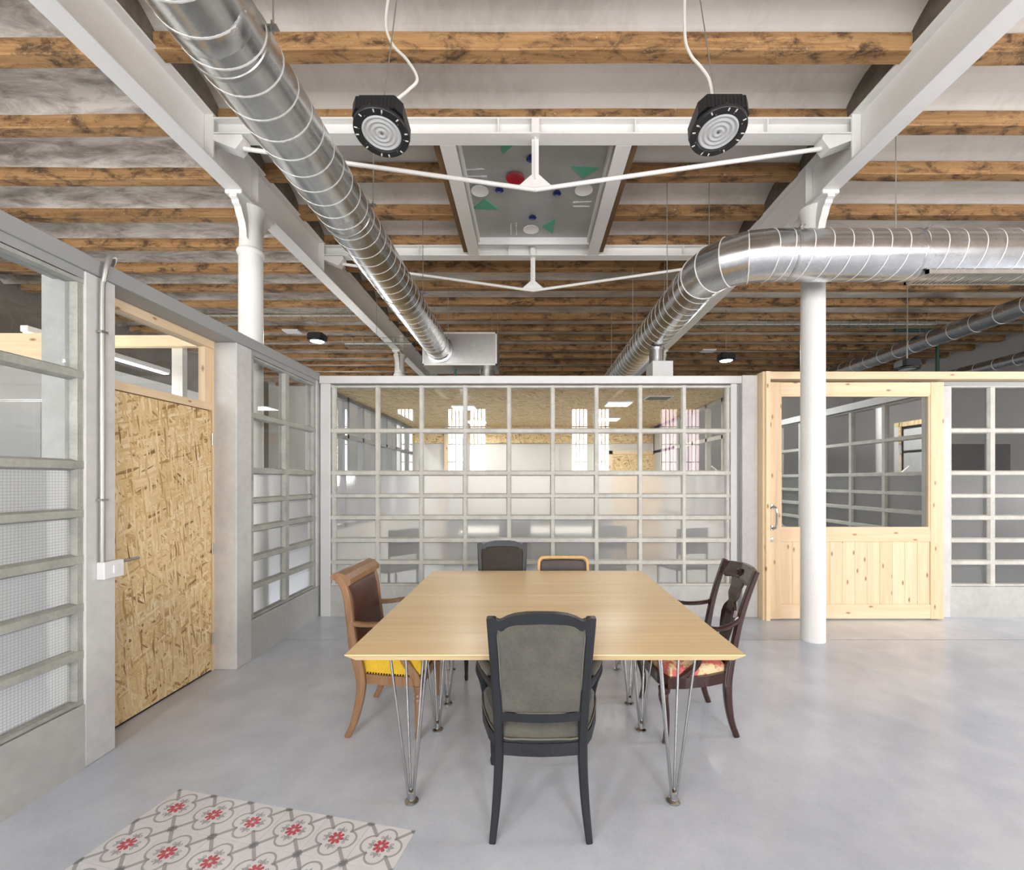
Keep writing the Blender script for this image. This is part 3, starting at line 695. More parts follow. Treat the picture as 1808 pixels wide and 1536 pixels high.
MB().box(-0.12, -0.08, -0.16, -0.12, -0.8, -0.02).build('drain_pipe', 'green_pipe', bxo)
# duct with the elbow
EX, EY, EZ, EB = 1.594, 3.66, 3.34, 0.38
t = tag(empty('elbow_duct', (EX, EY, EZ)), 'galvanised spiral duct that bends in front of the round column', 'duct')
o = pipe_y(DR, 8.0).build('pipe', 'galvanised', t, True); o.location = (EB, 0, 0); o.rotation_euler = (0, 0, -PI / 2)
m = MB(); helix(m, DR, 8.0, 0.15, s0=1.0); o = m.build('seam', 'seam_metal', t, True); o.location = (EB, 0, 0); o.rotation_euler = (0, 0, -PI / 2)
o = pipe_y(DR, 7.6).build('pipe', 'galvanised', t, True); o.location = (0, EB, 0)
m = MB(); helix(m, DR, 7.6, 0.15); m.build('seam', 'seam_metal', t, True).location = (0, EB, 0)
nseg = 4                                               # segmented elbow
for i in range(nseg):
    a0, a1 = PI / 2 * i / nseg, PI / 2 * (i + 1) / nseg
    vs = []
    for a in (a0, a1):                                 # centre of curvature at (EB, EB)
        n = Vector((-math.sin(a), -math.cos(a), 0)); c = Vector((EB, EB, 0)) + n * EB
        for k in range(40):
            b = 2 * PI * k / 40; vs.append(c + n * (DR * math.cos(b)) + Vector((0, 0, DR * math.sin(b))))
    MB().add(vs, [(k, (k + 1) % 40, 40 + (k + 1) % 40, 40 + k) for k in range(40)]).build('elbow_segment', 'galvanised', t, True)
for i in range(nseg + 1):
    a = PI / 2 * i / nseg; n = Vector((-math.sin(a), -math.cos(a), 0)); c = Vector((EB, EB, 0)) + n * EB
    MB().sweep([c + n * ((DR + 0.002) * math.cos(2 * PI * k / 32)) + Vector((0, 0, (DR + 0.002) * math.sin(2 * PI * k / 32))) for k in range(32)], 0.0045, (0.3, 0.5, 0.8), 6, 1, 1.0, True).build('elbow_seam', 'seam_metal', t, True)
for x in (0.55, 1.55, 3.2):
    o = ring(DR, 0, 0.014, 0.004).build('clamp', 'brushed_steel', t, True); o.location = (x, 0, 0); o.rotation_euler = (0, 0, -PI / 2)
    m = MB(); m.box(x - 0.014, x + 0.014, -0.225, -0.16, 0.128, 0.134); m.box(x - 0.01, x + 0.01, -0.2, -0.193, 0.105, 0.16); m.build('clamp_lug', 'brushed_steel', t)
for x in (1.45, 3.0): hanger(t, x, 0.0, DR - 0.01, 4.50 - EZ)
for y in (0.75, 2.2, 3.7):
    ring(DR, 0, 0.014, 0.004).build('clamp', 'brushed_steel', t, True).location = (0, y, 0)
    for x in (-0.21, 0.21): hanger(t, x, y, 0.02, 4.50 - EZ)
# grille fixed under the cross run
m = MB(); gx0, gx1 = 1.60, 3.2
m.box(gx0, gx1, -0.12, -0.10, -0.20, -0.168); m.box(gx0, gx1, 0.08, 0.10, -0.20, -0.168); m.box(gx0, gx0 + 0.02, -0.12, 0.10, -0.20, -0.15); m.build('grille_frame', 'galvanised_sheet', t)
bx('grille_back', gx0, gx1, -0.1, 0.08, -0.172, -0.168, 'black_plastic', t)
sl = MB().prism([(-0.004, -0.2), (0.008, -0.2), (0.012, -0.173), (0.0, -0.173)], lambda u, v, d: (u, d, v), -0.1, 0.08).mesh('slat', 'galvanised_sheet')
for i in range(44): link('slat', sl, t, (gx0 + 0.03 + i * 0.035, 0, 0))
# branch down to the room behind
t2 = tag(empty('branch_duct', (1.60, 5.52, 2.72)), 'short vertical galvanised branch with a white box at its foot', 'duct')
MB().lathe([(0.088, 0.2), (0.088, 0.41)], (0, 0, 0), 28).build('pipe', 'galvanised', t2, True)
MB().lathe([(0.1, 0.378), (0.1, 0.404)], (0, 0, 0), 28).build('collar', 'galvanised', t2, True)
MB().box(-0.09, 0.16, -0.15, 0.15, -0.1, 0.215, 0.004).build('box', 'steel_light', t2)
# two ducts high along the far side
for (x, z, R, y0, y1, lab) in ((7.35, 4.06, 0.15, 2.0, 11.5, 'slim galvanised duct high under the side ceiling, the upper of two'), (9.3, 3.78, 0.12, 2.0, 11.5, 'slim galvanised duct along the white side wall, the lower of two')):
    t = tag(empty('spiral_duct', (x, y0, z)), lab, 'duct')
    pipe_y(R, y1 - y0, 28).build('pipe', 'galvanised', t, True)
    for k in range(24): ring(R, 0.3 + k * 0.38, 0.006, 0.004, 24).build('seam', 'seam_metal', t, True)
    for k in range(5): hanger(t, 0, 0.9 + k * 1.8, R - 0.01, 4.50 - z)

# ================================================================== HIGH BAY LAMPS
def highbay(loc, rz, label, cordpts, lit=False, detail=True, group=None):
    t = tag(empty('high_bay_lamp', loc, rz), label, 'lamp', group)
    if not lit: t.rotation_euler = (-0.16, 0, rz)
    R = 0.148
    MB().lathe([(0.108, 0.0), (0.112, -0.004), (R - 0.003, -0.004), (R, 0.0), (R, 0.016), (R - 0.006, 0.022), (0.1, 0.03)], seg=48).build('rim', 'black_plastic', t, True)
    prof = [(0.108, 0.004)] + [(0.108 - 0.0062 * k, -0.0022 + 0.0022 * math.cos(k * 2 * PI / 4)) for k in range(1, 17)] + [(0.004, 0.0)]
    MB().lathe(prof, seg=40).build('lens', 'lamp_on' if lit else 'lens', t, True)
    m = MB()                                           # finned body, squarish with clipped corners, and driver box on top
    o = [(-0.135, -0.075), (-0.105, -0.115), (0.105, -0.115), (0.135, -0.075), (0.135, 0.075), (0.105, 0.115), (-0.105, 0.115), (-0.135, 0.075)]
    m.prism(o, lambda u, v, d: (u, v, d), 0.03, 0.105)
    m.prism([(u * 0.88, v * 0.9) for u, v in o], lambda u, v, d: (u, v, d), 0.105, 0.125)
    m.build('driver_housing', 'black_plastic', t)
    if detail:
        slot = MB().box(-0.0085, 0.0085, -0.0038, 0.0038, -0.0062, -0.0035, 0.001).mesh('rim_slot', 'hole_light')
        for k in range(20):
            if k % 5 in (0, 1, 3): link('rim_slot', slot, t, (0.133 * math.cos(k * PI / 10), 0.133 * math.sin(k * PI / 10), 0), (0, 0, k * PI / 10))
        scr = MB().lathe([(0.003, -0.0065), (0.003, -0.0035)], seg=8).mesh('screw', 'brushed_steel')
        for k in range(8): link('screw', scr, t, (0.118 * math.cos(k * PI / 4 + .3), 0.118 * math.sin(k * PI / 4 + .3), 0))
        fin = MB().box(-0.0015, 0.0015, -0.118, 0.118, 0.034, 0.098).mesh('fin', 'black_plastic')
        for k in range(11): link('fin', fin, t, (-0.1 + k * 0.02, 0, 0))
        bx('rating_label', -0.02, 0.012, -0.1465, -0.1445, 0.004, 0.017, 'sticker', t)
    MB().lathe([(0.012, 0.12), (0.012, 0.15), (0.006, 0.16)], seg=10).build('cable_gland', 'black_plastic', t, True)
    if cordpts:
        MB().sweep([(0, 0, 0.14)] + cordpts, 0.0085, (0, 1, 0), 8, 6, 1.0).build('cord', 'cord_white', t, True)
        MB().tube([(0.0, -0.01, 0.12), (0.015 if rz == 0 else -0.01, 0.1, 1.27)], 0.0035, 6).build('suspension_cable', 'wire_steel', t)
    return t
LY = 2.42
def at(px, py, Y): return ((px - CX) * Y / F, Y, H - (py - CY) * Y / F)
highbay(at(674, 236, LY), 0, 'black round high bay lamp nearest the straight duct', [(0.04, 0.02, 0.22), (0.12, 0.04, 0.33), (0.165, 0.05, 0.42), (0.10, 0.05, 0.55), (0.01, 0.05, 0.66), (-0.04, 0.06, 0.85), (-0.02, 0.08, 1.27)])
highbay(at(1268, 234, LY), 0.001, 'black round high bay lamp nearest the bent duct', [(-0.005, 0.02, 0.25), (-0.012, 0.03, 0.38), (-0.05, 0.04, 0.48), (-0.10, 0.05, 0.58), (-0.12, 0.06, 0.75), (-0.08, 0.08, 1.27)])
for (px, py, Y, lab) in ((560, 603, 7.4, 'lit high bay lamp glowing above the grey partition'), (1282, 637, 7.9, 'lit high bay lamp glowing near the white branch box')):
    p = at(px, py, Y); t = highbay(p, 0, lab, None, True, False); hanger(t, 0, 0, 0.14, 4.50 - p[2], 'suspension_cable')
    l = bpy.data.lights.new('bulb', 'AREA'); l.shape = 'DISK'; l.size = 0.2; l.energy = 45
    lo = bpy.data.objects.new('bulb', l); COL.objects.link(lo); lo.parent = t; lo.location = (0, 0, -0.03)
p = at(1602, 652, 6.4); t = highbay(p, 0, 'black high bay lamp just showing over the pine header', None, False, False); t.rotation_euler = (0, 0, 0); hanger(t, 0, 0, 0.14, 4.50 - p[2], 'suspension_cable', 0.007)
# smoke detectors / white plates on the ceiling
for px, py, lab in ((516, 587, 'small white flat panel under the ceiling above the grey partition'), (1250, 621, 'small white flat panel under the ceiling near the lit lamp by the branch box')):
    Y = F * (4.34 - H) / (CY - py); x = (px - CX) * Y / F
    tag(bx('ceiling_detector', x - 0.15, x + 0.15, Y - 0.1, Y + 0.1, 4.345, 4.378, 'plastic_white', None, 0.006), lab, 'detector')
# wire cable tray crossing under the far ceiling
def tray(name, x0, x1, y, z, lab):
    t = tag(empty(name, ((x0 + x1) / 2, y, z)), lab, 'cable tray'); L = (x1 - x0) / 2
    for yy, zz in ((-0.12, 0.0), (-0.12, 0.08), (-0.04, 0), (0.04, 0), (0.12, 0), (0.12, 0.08)): MB().tube([(-L, yy, zz), (L, yy, zz)], 0.004, 5).build('wire', 'zinc_green', t)
    cw = MB().sweep([(0, -0.12, 0.08), (0, -0.12, 0), (0, 0.12, 0), (0, 0.12, 0.08)], 0.004, (1, 0, 0), 5, 1, 1.0).mesh('cross_wire', 'zinc_green')
    for i in range(int(2 * L / 0.16) + 1): link('cross_wire', cw, t, (-L + i * 0.16, 0, 0))
    for x in (-L * 0.9, 0, L * 0.9): hanger(t, x, -0.1, 0.08, 4.50 - z, 'hanger_rod', 0.003)
    MB().tube([(-L, 0, 0.02), (L, 0, 0.02)], 0.012, 6).build('cable', 'cord_white', t)
tray('cable_tray', -6.5, -2.66, 7.1, 4.10, 'wire mesh cable tray under the far ceiling above the grey partition')
tray('cable_tray', -2.9, -1.85, 7.0, 3.62, 'short wire mesh cable tray crossing below the beam beside the plenum box')
tray('cable_tray', 2.75, 7.0, 7.6, 4.14, 'wire mesh cable tray under the far ceiling beyond the sliding door')
p = at(1655, 615, 8.5)
t = tag(empty('green_conduit', (p[0], p[1], 2.7)), 'dark green pipe dropping from the tray beside the white side wall', 'pipe')
MB().tube([(0, 0, 0), (0, 0, p[2] - 2.7 + 0.35)], 0.03, 10).build('tube', 'green_pipe', t, True)
MB().tube([(0, 0, p[2] - 2.7 + 0.35), (-0.8, 0, p[2] - 2.7 + 0.35), (-0.8, 0, 4.4 - 2.7)], 0.03, 10).build('tube', 'green_pipe', t, True)

# ================================================================== TABLE SETTING UNDER THE CEILING PANEL
ZP = 4.385
def up(px, py): Y = F * (ZP - H) / (CY - py); return ((px - CX) * Y / F, Y)
def z8(x, y): return up(780 + x / 5.318, 240 + y / 5.318)
def dish(name, x, y, r, mat, label, cat, deep):
    x, y = z8(x, y)
    prof = [(0.0001, -0.004), (r * 0.62, -0.005), (r * 0.68, -0.010), (r, -0.018), (r * 1.0, -0.021), (r * 0.64, -0.013 if not deep else -0.012), (0.0001, -0.012)] if not deep else [(r * 0.5, 0), (r * 0.55, -0.004), (r * 0.88, -0.014), (r, -0.026), (r * 0.95, -0.026), (r * 0.8, -0.014), (r * 0.4, -0.008), (0.0001, -0.006)]
    if not deep: prof = [(r * 0.6, 0.0), (r * 0.64, -0.006), (r, -0.018), (r, -0.022), (r * 0.66, -0.012), (0.0001, -0.010)]
    tag(MB().lathe(prof, seg=36).build(name, mat, None, True, (x, y, ZP)), label, cat, 'place settings fixed to the ceiling panel')
dish('plate', 690, 378, 0.088, 'plate_red', 'red plate fixed to the ceiling panel beside the king post', 'plate', False)
dish('plate', 357, 500, 0.088, 'plate_white', 'white plate on the ceiling panel beneath the tie rod above a green napkin', 'plate', False)
dish('plate', 1333, 490, 0.09, 'plate_white', 'white plate on the ceiling panel below the upper wide green napkin', 'plate', False)
dish('plate', 838, 863, 0.09, 'plate_white', 'white plate on the ceiling panel at the edge facing the farther cross beam', 'plate', False)
dish('bowl', 540, 487, 0.042, 'bowl_blue', 'small blue bowl on the ceiling panel below the red plate', 'bowl', True)
dish('bowl', 1082, 518, 0.042, 'bowl_blue', 'small blue bowl on the ceiling panel below the king post gusset', 'bowl', True)
dish('bowl', 853, 748, 0.042, 'bowl_blue', 'small blue bowl on the ceiling panel above the lone bottom white plate', 'bowl', True)
dish('bowl', 838, 195, 0.042, 'bowl_blue', 'small blue bowl on the ceiling panel half hidden by the king post', 'bowl', True)
def napkin(pts, label):
    P = [z8(*p) for p in pts]; cx = sum(p[0] for p in P) / 3; cy = sum(p[1] for p in P) / 3
    m = MB(); m.prism([(p[0] - cx, p[1] - cy) for p in P], lambda u, v, d: (u, v, d), 0, -0.006); m.prism([((p[0] - cx) * .97, (p[1] - cy) * .97) for p in P], lambda u, v, d: (u, v, d), -0.006, -0.011)
    tag(m.build('napkin', 'napkin_green', None, False, (cx, cy, ZP)), label, 'napkin', 'place settings fixed to the ceiling panel')
napkin([(290, 680), (530, 680), (405, 585)], 'green triangular napkin on the ceiling panel pointing up below a white plate')
napkin([(1213, 283), (1480, 295), (1325, 393)], 'wide green triangular napkin on the ceiling panel pointing down above a white plate')
napkin([(940, 845), (1065, 768), (1042, 912)], 'green triangular napkin on the ceiling panel beside the lone bottom white plate')
napkin([(550, 60), (665, 85), (575, 165)], 'green triangular napkin on the ceiling panel cut off by the nearer cross beam')
def cutlery(kind, a, b, label):
    A, B = Vector(z8(*a)), Vector(z8(*b)); L = (B - A).length; d = (B - A).normalized(); mid = (A + B) / 2
    if kind == 'knife': o = [(-L / 2, -0.004), (0, -0.005), (0.01, -0.009), (L / 2 - 0.02, -0.009), (L / 2, 0.003), (0, 0.006), (-L / 2, 0.004)]
    else: o = [(-L / 2, -0.005), (L * .18, -0.003), (L * .28, -0.011), (L / 2, -0.011), (L / 2, -0.007), (L * .36, -0.006), (L * .36, -0.002), (L / 2, -0.002), (L / 2, 0.002), (L * .36, 0.002), (L * .36, 0.006), (L / 2, 0.007), (L / 2, 0.011), (L * .28, 0.011), (L * .18, 0.003), (-L / 2, 0.005)]
    ob = MB().prism(o, lambda u, v, w: (u, v, w), 0, -0.006).build(kind, 'cutlery', None, False, (mid.x, mid.y, ZP))
    ob.rotation_euler = (0, 0, math.atan2(d.y, d.x)); tag(ob, label, kind, 'place settings fixed to the ceiling panel')
cutlery('knife', (225, 315), (400, 308), 'white knife on the ceiling panel above the fork near the red plate')
cutlery('fork', (225, 376), (425, 378), 'white fork on the ceiling panel just above the tie rod')
cutlery('fork', (1405, 614), (1232, 622), 'white fork on the ceiling panel below the white plate near the wide napkin')
cutlery('knife', (1390, 661), (1232, 658), 'white knife on the ceiling panel, lowest below the plate near the wide napkin')
cutlery('knife', (650, 925), (650, 815), 'white upright knife on the ceiling panel, outermost beside the bottom plate')
cutlery('fork', (702, 925), (698, 815), 'white upright fork on the ceiling panel, next to the bottom plate')

# ================================================================== TABLES
def table(label, y0, y1, ly, boards, lxs):
    x0, x1 = -0.775, 0.915; t = tag(empty('table', ((x0 + x1) / 2, (y0 + y1) / 2, 0)), label, 'table'); cx, cy = (x0 + x1) / 2, (y0 + y1) / 2
    ys = [y0 - cy] + [b - cy for b in boards] + [y1 - cy]
    for a, b in zip(ys[:-1], ys[1:]):                   # boards with a knife edge under the outer sides
        m = MB(); ia = 0.034 if a == ys[0] else 0.0; ib = 0.034 if b == ys[-1] else 0.0; a2, b2 = a + 0.0006, b - 0.0006; W = (x1 - x0) / 2
        vs = [(-W, a2, .745), (W, a2, .745), (W, b2, .745), (-W, b2, .745), (-W, a2, .741), (W, a2, .741), (W, b2, .741), (-W, b2, .741), (-W + .034, a2 + ia, .709), (W - .034, a2 + ia, .709), (W - .034, b2 - ib, .709), (-W + .034, b2 - ib, .709)]
        m.add(vs, [(0, 1, 2, 3)] + [(i, (i + 1) % 4, 4 + (i + 1) % 4, 4 + i) for i in range(4)] + [(4 + i, 4 + (i + 1) % 4, 8 + (i + 1) % 4, 8 + i) for i in range(4)] + [(8, 9, 10, 11)])
        m.build('top_board', 'oak', t)
    for y, lx2 in zip(ly, lxs):
        for lx in lx2:
            lg = empty('leg', (lx - cx, y - cy, 0)); lg.parent = t
            for dx, dy in ((-0.085, -0.05), (0.085, -0.05), (-0.045, 0.06), (0.045, 0.06)): MB().tube([(dx, dy, 0.709), (dx * 0.13, dy * 0.16, 0.03)], 0.0062, 10).build('rod', 'chrome', lg, True)
            MB().lathe([(0.031, 0), (0.031, 0.007), (0.024, 0.012), (0.018, 0.014), (0.018, 0.045), (0.013, 0.05)], seg=24).build('foot', 'chrome', lg, True)
    return t
table('oak topped table with chrome rod legs, the one beside the near black chair', 1.86, 2.815, (2.035, 2.62), (2.123,), ((-0.538, 0.668), (-0.538, 0.668)))
table('oak topped table with chrome rod legs, farther one by the two back chairs', 2.819, 3.59, (2.93, 3.46), (), ((-0.535, 0.668), (-0.60, 0.70)))

# ================================================================== CHAIRS (local: sitter looks along +Y)
def interp(tab, z):
    for (z0, y0), (z1, y1) in zip(tab[:-1], tab[1:]):
        if z <= z1: return y0 + (y1 - y0) * (z - z0) / (z1 - z0)
    (z0, y0), (z1, y1) = tab[-2:]; return y0 + (y1 - y0) * (z - z0) / (z1 - z0)
def black_chair(label, loc, rz, inner='velvet_grey'):
    t = tag(empty('armchair', loc, rz), label, 'chair')
    lean = [(0.40, -0.245), (0.60, -0.262), (0.96, -0.325)]; Y = lambda z: interp(lean, z)
    for s in (-1, 1):
        MB().sweep([(s * .198, -.262, 0), (s * .183, -.245, .15), (s * .173, -.240, .33), (s * .174, Y(.46), .46), (s * .182, Y(.65), .65), (s * .196, Y(.90), .90), (s * .1975, Y(.935), .935)], [(.014, .016), (.018, .018), (.020, .022), (.020, .020), (.0195, .018), (.0195, .018), (.0195, .018)], (1, 0, 0), 8, 4, .45).build('back_leg', 'black_wood', t, True)
        MB().lathe([(.011, 0), (.013, .01), (.015, .03), (.011, .045), (.013, .06), (.022, .28), (.024, .30), (.018, .31), (.024, .325), (.027, .345), (.027, .36)], (s * .235, .235, 0), 14).build('front_leg', 'black_wood', t, True)
        MB().sweep([(s * .188, Y(.63), .64), (s * .222, -.20, .645), (s * .262, -.09, .652), (s * .280, .0, .652), (s * .282, .035, .645), (s * .281, .03, .63), (s * .29, .06, .57), (s * .275, .10, .50), (s * .258, .115, .42), (s * .255, .12, .37)], [(.016, .018)] * 4 + [(.018, .02), (.015, .016), (.016, .017), (.017, .018), (.02, .02), (.02, .02)], (1, 0, 0), 8, 4, .6).build('arm', 'black_wood', t, True)
        MB().sweep([(s * .214, -.215, .666), (s * .235, -.16, .678), (s * .262, -.08, .680), (s * .274, -.025, .670)], [(.012, .008), (.022, .016), (.022, .016), (.012, .008)], (1, 0, 0), 10, 4, .8).build('arm_pad', 'velvet_grey', t, True)
    half = [(0.0, .958), (.06, .957), (.105, .951), (.135, .941), (.155, .930), (.166, .926), (.198, .938), (.214, .937), (.206, .87), (.176, .865), (.172, .893), (.160, .884), (.15, .888), (.135, .903), (.10, .910), (0.0, .914)]
    outer = [(u, v) for u, v in half] ; full = outer + [(-u, v) for u, v in outer[::-1] if u > 0]
    # arched crest rail, split at the middle so each outline stays simple
    MB().prism(full, lambda u, v, d: (u, Y(v) + d, v), -.019, .019).build('crest_rail', 'black_wood', t)
    rl = lambda u: -.012 * (1 - (u / .17) ** 2)
    us = [-.168 + .336 * i / 10 for i in range(11)]
    MB().prism([(u, .502 + rl(u)) for u in us] + [(u, .538 + rl(u)) for u in us[::-1]], lambda u, v, d: (u, Y(v) + d, v), -.016, .016).build('back_rail', 'black_wood', t)
    pan = [(-.166, .535), (-.08, .527), (0, .525), (.08, .527), (.166, .535), (.17, .65), (.176, .8), (.18, .89), (.15, .892), (.12, .908), (.06, .914), (0, .915), (-.06, .914), (-.12, .908), (-.15, .892), (-.18, .89), (-.176, .8), (-.17, .65)]
    for nm, sg, hh in (('back_upholstery', 1, .032), ('back_cover', -1, .013)):
        MB().puff(pan, lambda u, v, d: (u, Y(v) + sg * d, v), hh, 0.0).build(nm, inner if sg > 0 else 'velvet_grey', t, True)
    so = [(-.165, -.255), (-.08, -.266), (0, -.27), (.08, -.266), (.165, -.255), (.225, -.14), (.265, 0), (.283, .13), (.272, .225), (.2, .262), (.1, .275), (0, .278), (-.1, .275), (-.2, .262), (-.272, .225), (-.283, .13), (-.265, 0), (-.225, -.14)]
    m = MB(); m.prism(so, lambda u, v, d: (u, v, d), .352, .405); m.prism([(u * .985, v * .985) for u, v in so], lambda u, v, d: (u, v, d), .405, .418); m.build('seat_rail', 'black_wood', t)
    si = [(u * .97, v * .97) for u, v in so]
    MB().puff(si, lambda u, v, d: (u, v, d), .062, .418).build('seat_cushion', 'velvet_grey', t, True)
    MB().sweep([(u * .985, v * .985, .422) for u, v in so], .0045, (0, 0, 1), 6, 2, 1, True).build('piping', 'piping', t, True)
    MB().sweep([(u * .965, Y(v) - .011, v * .985 + .0107) for u, v in pan], .003, (0, 1, 0), 6, 2, 1, True).build('piping', 'piping', t, True)
    return t
black_chair('black painted armchair with grey velvet, its back towards the viewer at the near table end', (0.051, 2.07, 0), 0)
black_chair('black painted armchair with dark velvet back at the far table end, facing the viewer', (-0.225, 3.51, 0), PI, 'velvet_dark')

def honey_chair():
    t = tag(empty('armchair', (-0.83, 2.785, 0), -PI / 2), 'honey coloured wooden armchair with brown leather back and yellow velvet seat', 'chair')
    pp = [(0, -.215), (.10, -.17), (.28, -.135), (.40, -.15), (.50, -.178), (.65, -.197), (.80, -.215), (.88, -.24), (.925, -.275)]; Y = lambda z: interp(pp, z)
    for s in (-1, 1):
        xs = [.236, .236, .232, .23, .23, .232, .235, .236, .236]
        MB().sweep([(s * x, y, z) for x, (z, y) in zip(xs, pp)], [(.014, .016), (.017, .02), (.019, .026), (.019, .03), (.018, .026), (.017, .022), (.017, .02), (.017, .02), (.017, .018)], (1, 0, 0), 8, 4, .5).build('back_leg', 'honey_wood', t, True)
        MB().lathe([(.013, 0), (.016, .008), (.017, .035), (.014, .045), (.016, .06), (.020, .2), (.022, .225), (.017, .235), (.023, .25), (.017, .262), (.026, .275), (.028, .31)], (s * .262, .2, 0), 16).build('front_leg', 'honey_wood', t, True)
        MB().sweep([(s * .232, Y(.66) + .005, .655), (s * .25, -.12, .652), (s * .275, -.02, .66), (s * .285, .05, .655), (s * .282, .085, .62), (s * .274, .09, .55), (s * .268, .12, .46), (s * .265, .18, .37), (s * .262, .2, .31)], [(.015, .015), (.018, .014), (.02, .014), (.018, .016), (.016, .018), (.016, .018), (.017, .02), (.018, .024), (.02, .022)], (1, 0, 0), 8, 4, .6).build('arm', 'honey_wood', t, True)
    # rolled crest rail
    MB().prism([(-.222, .862), (-.192, .882), (-.195, .91), (-.222, .935), (-.262, .948), (-.298, .94), (-.312, .92), (-.30, .905), (-.27, .908), (-.246, .895)], lambda u, v, d: (d, u, v), -.246, .246).build('crest_rail', 'honey_wood', t)
    MB().prism([(-.235, .862), (-.215, .862), (-.205, .873), (-.225, .878)], lambda u, v, d: (d, u, v), -.218, .218).build('crest_bead', 'honey_wood', t)
    bx('back_rail', -.215, .215, Y(.47) - .012, Y(.47) + .02, .455, .49, 'honey_wood', t, .004)
    zz = [.49, .6, .7, .8, .865]; pan = [(-.214, z) for z in zz] + [(-.1, .868), (0, .869), (.1, .868)] + [(.214, z) for z in zz[::-1]] + [(.1, .488), (0, .488), (-.1, .488)]
    MB().puff(pan, lambda u, v, d: (u, Y(v) + d, v), .022, 0.002).build('back_upholstery', 'leather_brown', t, True)
    MB().puff(pan, lambda u, v, d: (u, Y(v) - d, v), .006, 0.006).build('back_cover', 'leather_brown', t, True)
    so = [(-.215, -.16), (0, -.165), (.215, -.16), (.25, 0), (.275, .2), (.26, .222), (.13, .234), (0, .238), (-.13, .234), (-.26, .222), (-.275, .2), (-.25, 0)]
    MB().prism(so, lambda u, v, d: (u, v, d), .303, .358).build('seat_rail', 'honey_wood', t)
    sc = [(u * .96, v * .955) for u, v in so]
    MB().puff(sc, lambda u, v, d: (u, v, d), .115, .358).build('seat_cushion', 'velvet_yellow', t, True)
    m = MB(); P = [Vector((u * .972, v * .965)) for u, v in so]
    for a, b in zip(P, P[1:] + P[:1]):
        k = max(2, int((b - a).length / .016))
        for i in range(k):
            q = a + (b - a) * i / k; m.lathe([(.005, -.004), (.005, .002), (.002, .005)], (q.x, q.y, .364), 6)
    o = m.build('nail_heads', 'nail', t); o['kind'] = 'stuff'
honey_chair()

def mahogany_chair():
    t = tag(empty('armchair', (0.98, 2.75, 0), PI / 2), 'dark polished mahogany armchair with vase shaped splat and floral seat', 'chair')
    pp = [(0, -.222), (.12, -.185), (.28, -.172), (.40, -.185), (.50, -.208), (.65, -.238), (.80, -.280), (.955, -.335)]; Y = lambda z: interp(pp, z)
    for s in (-1, 1):
        xs = [.20, .198, .192, .19, .19, .193, .198, .204]
        MB().sweep([(s * x, y, z) for x, (z, y) in zip(xs, pp)], [(.013, .017), (.016, .019), (.019, .024), (.018, .024), (.017, .02), (.017, .018), (.018, .017), (.018, .015)], (1, 0, 0), 8, 4, .45).build('back_leg', 'mahogany', t, True)
        MB().sweep([(s * .262, .21, 0), (s * .259, .206, .03), (s * .25, .198, .09), (s * .252, .204, .18), (s * .262, .22, .26), (s * .258, .213, .315)], [(.018, .018), (.014, .015), (.014, .015), (.019, .02), (.027, .027), (.025, .025)], (1, 0, 0), 10, 4, .7).build('front_leg', 'mahogany', t, True)
        MB().lathe([(.03, .285), (.034, .3), (.034, .315)], (s * .258, .213, 0), 14).build('knee_block', 'mahogany', t, True)
        MB().sweep([(s * .195, Y(.68), .685), (s * .225, -.19, .658), (s * .262, -.10, .643), (s * .282, -.01, .655), (s * .288, .05, .66), (s * .286, .075, .635), (s * .28, .055, .60), (s * .272, .02, .53), (s * .266, .03, .45), (s * .262, .09, .39), (s * .258, .15, .35)], [(.012, .014), (.014, .013), (.017, .012), (.018, .013), (.018, .015), (.016, .016), (.014, .015), (.014, .016), (.015, .018), (.016, .018), (.015, .016)], (1, 0, 0), 8, 4, .6).build('arm', 'mahogany', t, True)
    C = lambda u: .03 * (1 - (u / .21) ** 2) * -1           # the back is slightly hollow
    us = [-.205 + .41 * i / 12 for i in range(13)]
    MB().prism([(u, .868 + .012 * math.cos(u * 22) * (abs(u) < .15)) for u in us] + [(u, .945 + .018 * (1 - (u / .205) ** 2)) for u in us[::-1]], lambda u, v, d: (u, Y(v) + C(u) + d, v), -.013, .013).build('crest_rail', 'mahogany', t)
    h = [(.036, .405), (.036, .44), (.05, .50), (.072, .58), (.08, .65), (.072, .69), (.05, .715), (.035, .73), (.045, .745), (.062, .77), (.06, .82), (.075, .85), (.082, .875)]
    MB().prism(h + [(-u, v) for u, v in h[::-1]], lambda u, v, d: (u, Y(v) + C(u) + d, v), -.008, .008).build('vase_splat', 'mahogany', t)
    MB().lathe([(.03, 0), (.03, .007), (.02, .012), (.012, .007), (.01, .014), (.004, .016)], (0, Y(.905) + C(0) + .012, .905), 20, 1).build('carved_rosette', 'mahogany', t, True)
    bx('back_rail', -.185, .185, Y(.43) - .012, Y(.43) + .014, .38, .43, 'mahogany', t, .004)
    so = [(-.19, -.19), (0, -.195), (.19, -.19), (.245, -.05), (.278, .1), (.28, .2), (.2, .236), (.1, .25), (0, .254), (-.1, .25), (-.2, .236), (-.28, .2), (-.278, .1), (-.245, -.05)]
    m = MB(); m.prism(so, lambda u, v, d: (u, v, d), .312, .372); m.build('seat_rail', 'mahogany', t)
    MB().puff([(u * .92, v * .9) for u, v in so], lambda u, v, d: (u, v, d), .055, .370).build('seat_cushion', 'floral', t, True)
mahogany_chair()

